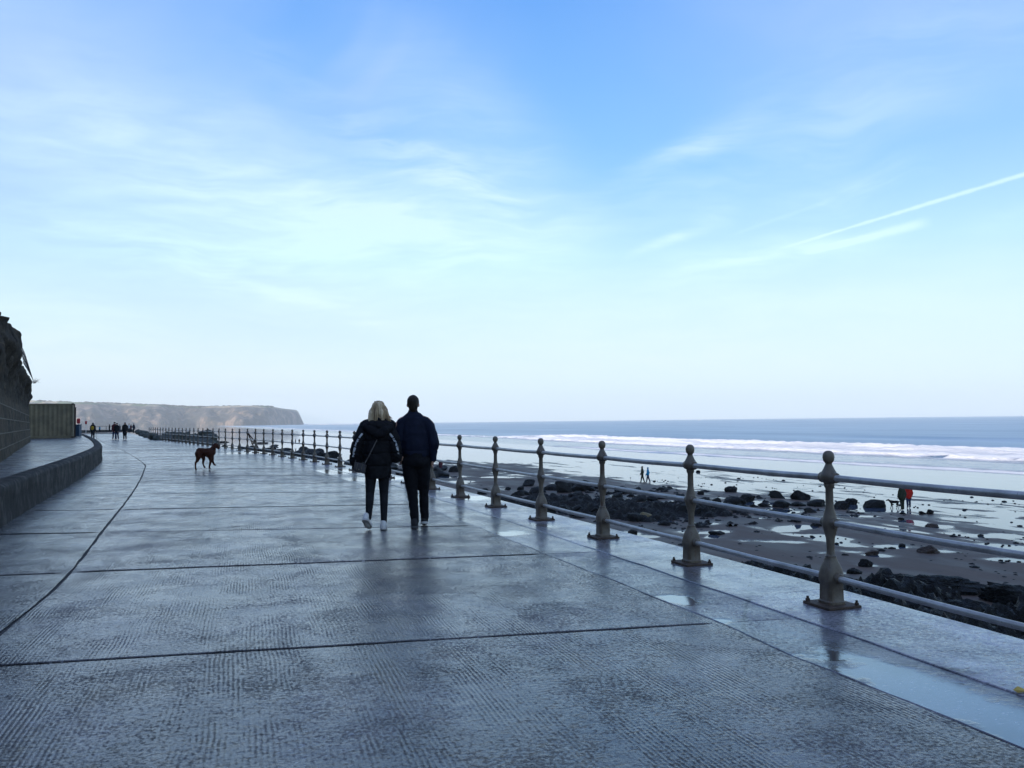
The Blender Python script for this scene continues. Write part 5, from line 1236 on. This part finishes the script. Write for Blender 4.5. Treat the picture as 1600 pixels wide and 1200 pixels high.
for q in ((145.0, 687, 0, 1.72, 'black', 'charcoal', .06, 'walker with a black and yellow coat and a walking stick', 'walker', False, 1.15, 'yellow', 'grey'),
          (178.8, 687, 3.14, 1.76, 'maroon', 'denim', .16, 'walker in a dark maroon coat strolling arm in arm on the promenade', 'walker', False, 1.0, None, None),
          (182.4, 687, 3.1, 1.66, 'black', 'denim', .12, 'walker in a black coat right beside the maroon coat', 'walker', False, 1.0, None, None),
          (195.0, 687, 3.2, 1.70, 'black', 'charcoal', .05, 'walker alone in a long black coat on the promenade', 'walker', True, 1.1, None, None)):
    px, py, rz, H, j, l, st, lab, cat, lg, wd, bk, ht_ = q
    walker(spot(px, py), rz, H, C[j], C[l], brownh, st, lab, cat, 'walkers far along the promenade', lg, wd, C[bk] if bk else None, C[ht_] if ht_ else None)
for q in ((155.8, 675.5, 1.2, 'teal', 'charcoal', 'small far figure in dark blue near the handrail at the promenade end', False), (171, 675.6, 1.65, 'black', 'charcoal', 'far walker in black left of the arm in arm pair', False),
          (187, 675.3, 1.6, 'grey', 'denim', 'far walker in grey just behind the arm in arm pair', False), (201.5, 676.2, 1.7, 'white', 'black', 'far walker in a pale top right of the long black coat', False), (204.5, 676.4, 1.55, 'maroon', 'black', 'far walker in dark red beside the pale top', False),
          (208.8, 676.8, 1.7, 'navy', 'black', 'rightmost far walker in navy near the armour rocks', True)):
    px, py, H, j, l, lab, lg = q
    walker(spot(px, py), rnd.uniform(0, 6), H, C[j], C[l], brownh, .12, lab, 'walker', 'walkers far along the promenade', lg)
p = spot(150.7, 687.3); bm = bmesh.new(); tube(bm, [(0, 0, 0), (-.03, .02, .45), (-.06, .03, .98)], [.012, .012, .014], 6); tube(bm, [(-.06, -.04, .98), (-.06, .05, 1.0)], .016, 6)
o = from_bm('walking_stick', bm, M['rock_dark']); o.location = p; tag(o, 'thin walking stick held by the walker in black and yellow', 'walking stick')
# walkers on the beach
walker(spot(1003.8, 754.5, SEA), 1.35, 1.80, C['olive'], C['olive'], brownh, .20, 'beach walker in dark olive clothes on the wet sand beside a blue coat', 'walker', 'walkers on the beach', arm=.03)
walker(spot(1012.6, 754.5, SEA), 1.35, 1.68, C['teal'], C['denim'], brownh, .20, 'beach walker in a bright blue hooded coat on the wet sand', 'walker', 'walkers on the beach', hatm=C['teal'])
walker(spot(1410, 797, SEA), .1, 1.80, C['olive'], C['olive'], brownh, .05, 'beach walker in a black coat between a black dog and a red coat', 'walker', 'walkers on the beach', False, 1.3)
walker(spot(1420, 794, SEA), -.2, 1.78, C['redc'], C['denim'], brownh, .05, 'beach walker in a bright red jacket next to a black coat', 'walker', 'walkers on the beach', False, 1.15, None, C['maroon'])
for k, (px, hh_) in enumerate(((456.2, 1.7), (461.8, 1.6), (467.6, 1.6))):
    p = atY(px, 700.0, 250); walker((p.x, p.y, SEA + .6), 1.0 + k, hh_, C['black'], C['charcoal'], brownh, .15, ['leftmost of three far dark figures on the reef seen through the railing', 'middle one of three far dark figures on the reef', 'rightmost of three far dark figures on the reef'][k], 'person', 'far figures on the reef')
p = atY(688.5, 724.5, 116); walker((p.x, p.y, SEA - .05), .4, 1.62, C['maroon'], C['black'], brownh, .05, 'figure in dark red seen on the beach right of the man in navy', 'person', 'walkers on the beach', True, 1.2)
# ---------------- dogs
def dog(loc, rz, mat, P, label, voxel=0.014, collar=None):
    e = empty('dog', loc, rz, label, 'dog'); B = Blob()
    for pts, rad, fl_ in P: B.cap(pts, [r_ * (1.0 if len(pts) < 6 else 1.06) for r_ in rad], fl_)
    B.build('body', mat, e, voxel, 2, lambda co: mnoise.noise(co * 22) * .007)
    return e
def dz(x, y, o_=0.0): return Vector(((x - 560) / 885, o_, (1012 - y) / 885))
redfur = cloth('chestnut brown fur', (0.050, 0.016, 0.008), 0.7, 0.9, 30); blackfur = cloth('black fur', (0.008, 0.008, 0.009), 0.7, 0.6, 30)
gd = at(320.5, 733.3)
dg_o = dog(gd, math.atan2(-gd.x, gd.y) + .08, redfur, [
    ([dz(400, 490), dz(470, 500), dz(560, 510), dz(660, 520), dz(740, 530)], [.105, .110, .112, .130, .125], .85),          # trunk
    ([dz(650, 590), dz(720, 600)], [.115, .105], .8), ([dz(385, 530), dz(395, 590)], [.095, .085], .9), ([dz(740, 500), dz(790, 400), dz(835, 330)], [.110, .082, .066], .8),      # chest, rump, neck
    ([dz(835, 325), dz(870, 350)], [.068, .062], .9), ([dz(880, 360), dz(915, 405), dz(925, 425)], [.050, .036, .028], .85), ([dz(890, 400), dz(908, 436)], [.035, .022], .8),       # skull, muzzle, jaw
    ([dz(830, 330, -.055), dz(810, 400, -.075), dz(820, 440, -.07)], [.028, .034, .018], .5), ([dz(830, 330, .055), dz(815, 400, .075), dz(822, 440, .07)], [.028, .034, .018], .5),  # ears
    ([dz(365, 560, -.05), dz(375, 660, -.06), dz(345, 760, -.06), dz(300, 815, -.06), dz(300, 900, -.06), dz(298, 975, -.06), dz(315, 998, -.06)], [.095, .075, .048, .030, .024, .024, .026], 1),     # near hind leg
    ([dz(430, 580, .05), dz(500, 640, .06), dz(530, 720, .06), dz(505, 810, .06), dz(520, 890, .06), dz(545, 950, .06), dz(560, 962, .06)], [.085, .070, .048, .030, .024, .022, .024], 1),
    ([dz(700, 560, -.05), dz(690, 680, -.06), dz(705, 790, -.06), dz(680, 880, -.06), dz(668, 960, -.06), dz(684, 988, -.06)], [.085, .062, .038, .030, .025, .028], 1),
    ([dz(730, 570, .05), dz(745, 690, .06), dz(760, 780, .06), dz(790, 850, .06), dz(815, 895, .06), dz(845, 900, .06)], [.085, .060, .038, .028, .025, .025], 1),
    ([dz(345, 470), dz(318, 540), dz(308, 620)], [.032, .024, .012], 1)], 'chestnut brown dog with one front paw raised, trotting across the promenade', .011)
bm = bmesh.new(); bmesh.ops.create_uvsphere(bm, u_segments=10, v_segments=8, radius=.019); o = from_bm('nose', bm, blackfur, dg_o, True); o.location = dz(935, 428)
bm = bmesh.new(); tube(bm, [dz(760 + 26 * math.cos(a), 445) + Vector((.02 * math.cos(a), .082 * math.sin(a), .05 * math.cos(a))) for a in [k * math.pi / 8 for k in range(17)]], .011, 6, False); from_bm('collar', bm, C['charcoal'], dg_o)
for q in (-1, 1):
    bm = bmesh.new(); bmesh.ops.create_uvsphere(bm, u_segments=8, v_segments=6, radius=.009); o = from_bm('eye', bm, blackfur, dg_o, True); o.location = dz(885, 335, q * .045)
gb = at(1397.5, 794.5, SEA)
bd = dog(gb, math.atan2(-gb.x, gb.y) + math.pi, blackfur, [
    ([(-.22, 0, .50), (0, 0, .49), (.22, 0, .50)], [.10, .10, .12], .85), ([(.24, 0, .52), (.38, 0, .62)], [.09, .065], .85), ([(.38, 0, .63), (.45, 0, .62), (.54, 0, .58)], [.062, .055, .035], .85),
    ([(.38, -.05, .66), (.36, -.07, .58)], [.025, .02], .6), ([(.38, .05, .66), (.36, .07, .58)], [.025, .02], .6),
    ([(.20, -.06, .46), (.20, -.06, .25), (.24, -.06, .03), (.27, -.06, .02)], [.07, .035, .024, .025], 1), ([(.20, .06, .46), (.16, .06, .25), (.10, .06, .03), (.13, .06, .02)], [.07, .035, .024, .025], 1),
    ([(-.24, -.06, .45), (-.22, -.06, .30), (-.32, -.06, .20), (-.30, -.06, .03), (-.27, -.06, .02)], [.085, .05, .03, .024, .025], 1), ([(-.24, .06, .45), (-.16, .06, .30), (-.22, .06, .20), (-.16, .06, .03), (-.13, .06, .02)], [.085, .05, .03, .024, .025], 1),
    ([(-.32, 0, .54), (-.42, 0, .50), (-.52, 0, .52)], [.03, .02, .012], 1)], 'black dog standing on wet sand left of the two beach walkers', .016)
# ---------------- small white boat on the horizon
pbt = atY(1093, 654.6, 3600); bo_ = empty('boat', (pbt.x, pbt.y, SEA), .4, 'tiny white boat far out on the horizon', 'boat')
bm = bmesh.new(); sec = []
for x, w_, z0, z1 in ((-8, 1.6, 0.1, 1.5), (-4, 2.2, -.2, 1.5), (2, 2.2, -.2, 1.7), (6, 1.3, 0, 2.1), (8.5, .1, .8, 2.5)):
    sec.append([bm.verts.new(v) for v in ((x, -w_, z1), (x, -w_ * .6, z0), (x, w_ * .6, z0), (x, w_, z1))])
for a, b in zip(sec, sec[1:]):
    for k in range(4): bm.faces.new((a[k], a[(k + 1) % 4], b[(k + 1) % 4], b[k]))
bm.faces.new(sec[0][::-1]); from_bm('hull', bm, whitep, bo_)
bm = bmesh.new(); add_box(bm, (-1.5, 0, 2.6), (5, 3, 2.2), None, .2); add_box(bm, (-1.5, 0, 4.2), (2.5, 2, 1.0), None, .2); cb_ = from_bm('cabin', bm, whitep, bo_)
bm = bmesh.new(); tube(bm, [(-1.5, 0, 4.6), (-1.5, 0, 7.5)], .1, 6); from_bm('mast', bm, whitep, bo_)

# a scrap of yellow litter caught on the edge strip at the right
gl_ = at(1596, 1084); bm = bmesh.new(); vs = [bm.verts.new(v) for v in ((-.03, -.02, .012), (.03, -.025, .02), (.035, .02, .014), (.0, .03, .03), (-.035, .015, .016))]
bm.faces.new(vs); bmesh.ops.solidify(bm, geom=bm.faces[:], thickness=.003)
o = from_bm('litter', bm, simple('yellow wrapper', (.55, .38, .06), .5, .2, 40)); o.location = gl_; tag(o, 'small scrap of yellow litter on the paving at the right edge', 'litter')
# ------------------------------------------------------------------ haze of sea air
HAZE = 0.00013
bm = bmesh.new(); add_box(bm, (0, 0, 94), (14600, 14600, 212))
hm = bpy.data.materials.new('sea haze'); hm.use_nodes = True; ht = NT(hm.node_tree); ht.n.clear()
ho = ht.new('ShaderNodeOutputMaterial'); hv = ht.new('ShaderNodeVolumePrincipled'); hv.inputs['Color'].default_value = (0.91, 0.98, 1.0, 1); hv.inputs['Density'].default_value = HAZE; hv.inputs['Anisotropy'].default_value = 0.0
ht.l.new(hv.outputs[0], ho.inputs['Volume'])
tag(from_bm('haze', bm, hm), 'thin pale sea haze over the bay', 'haze', kind='stuff')
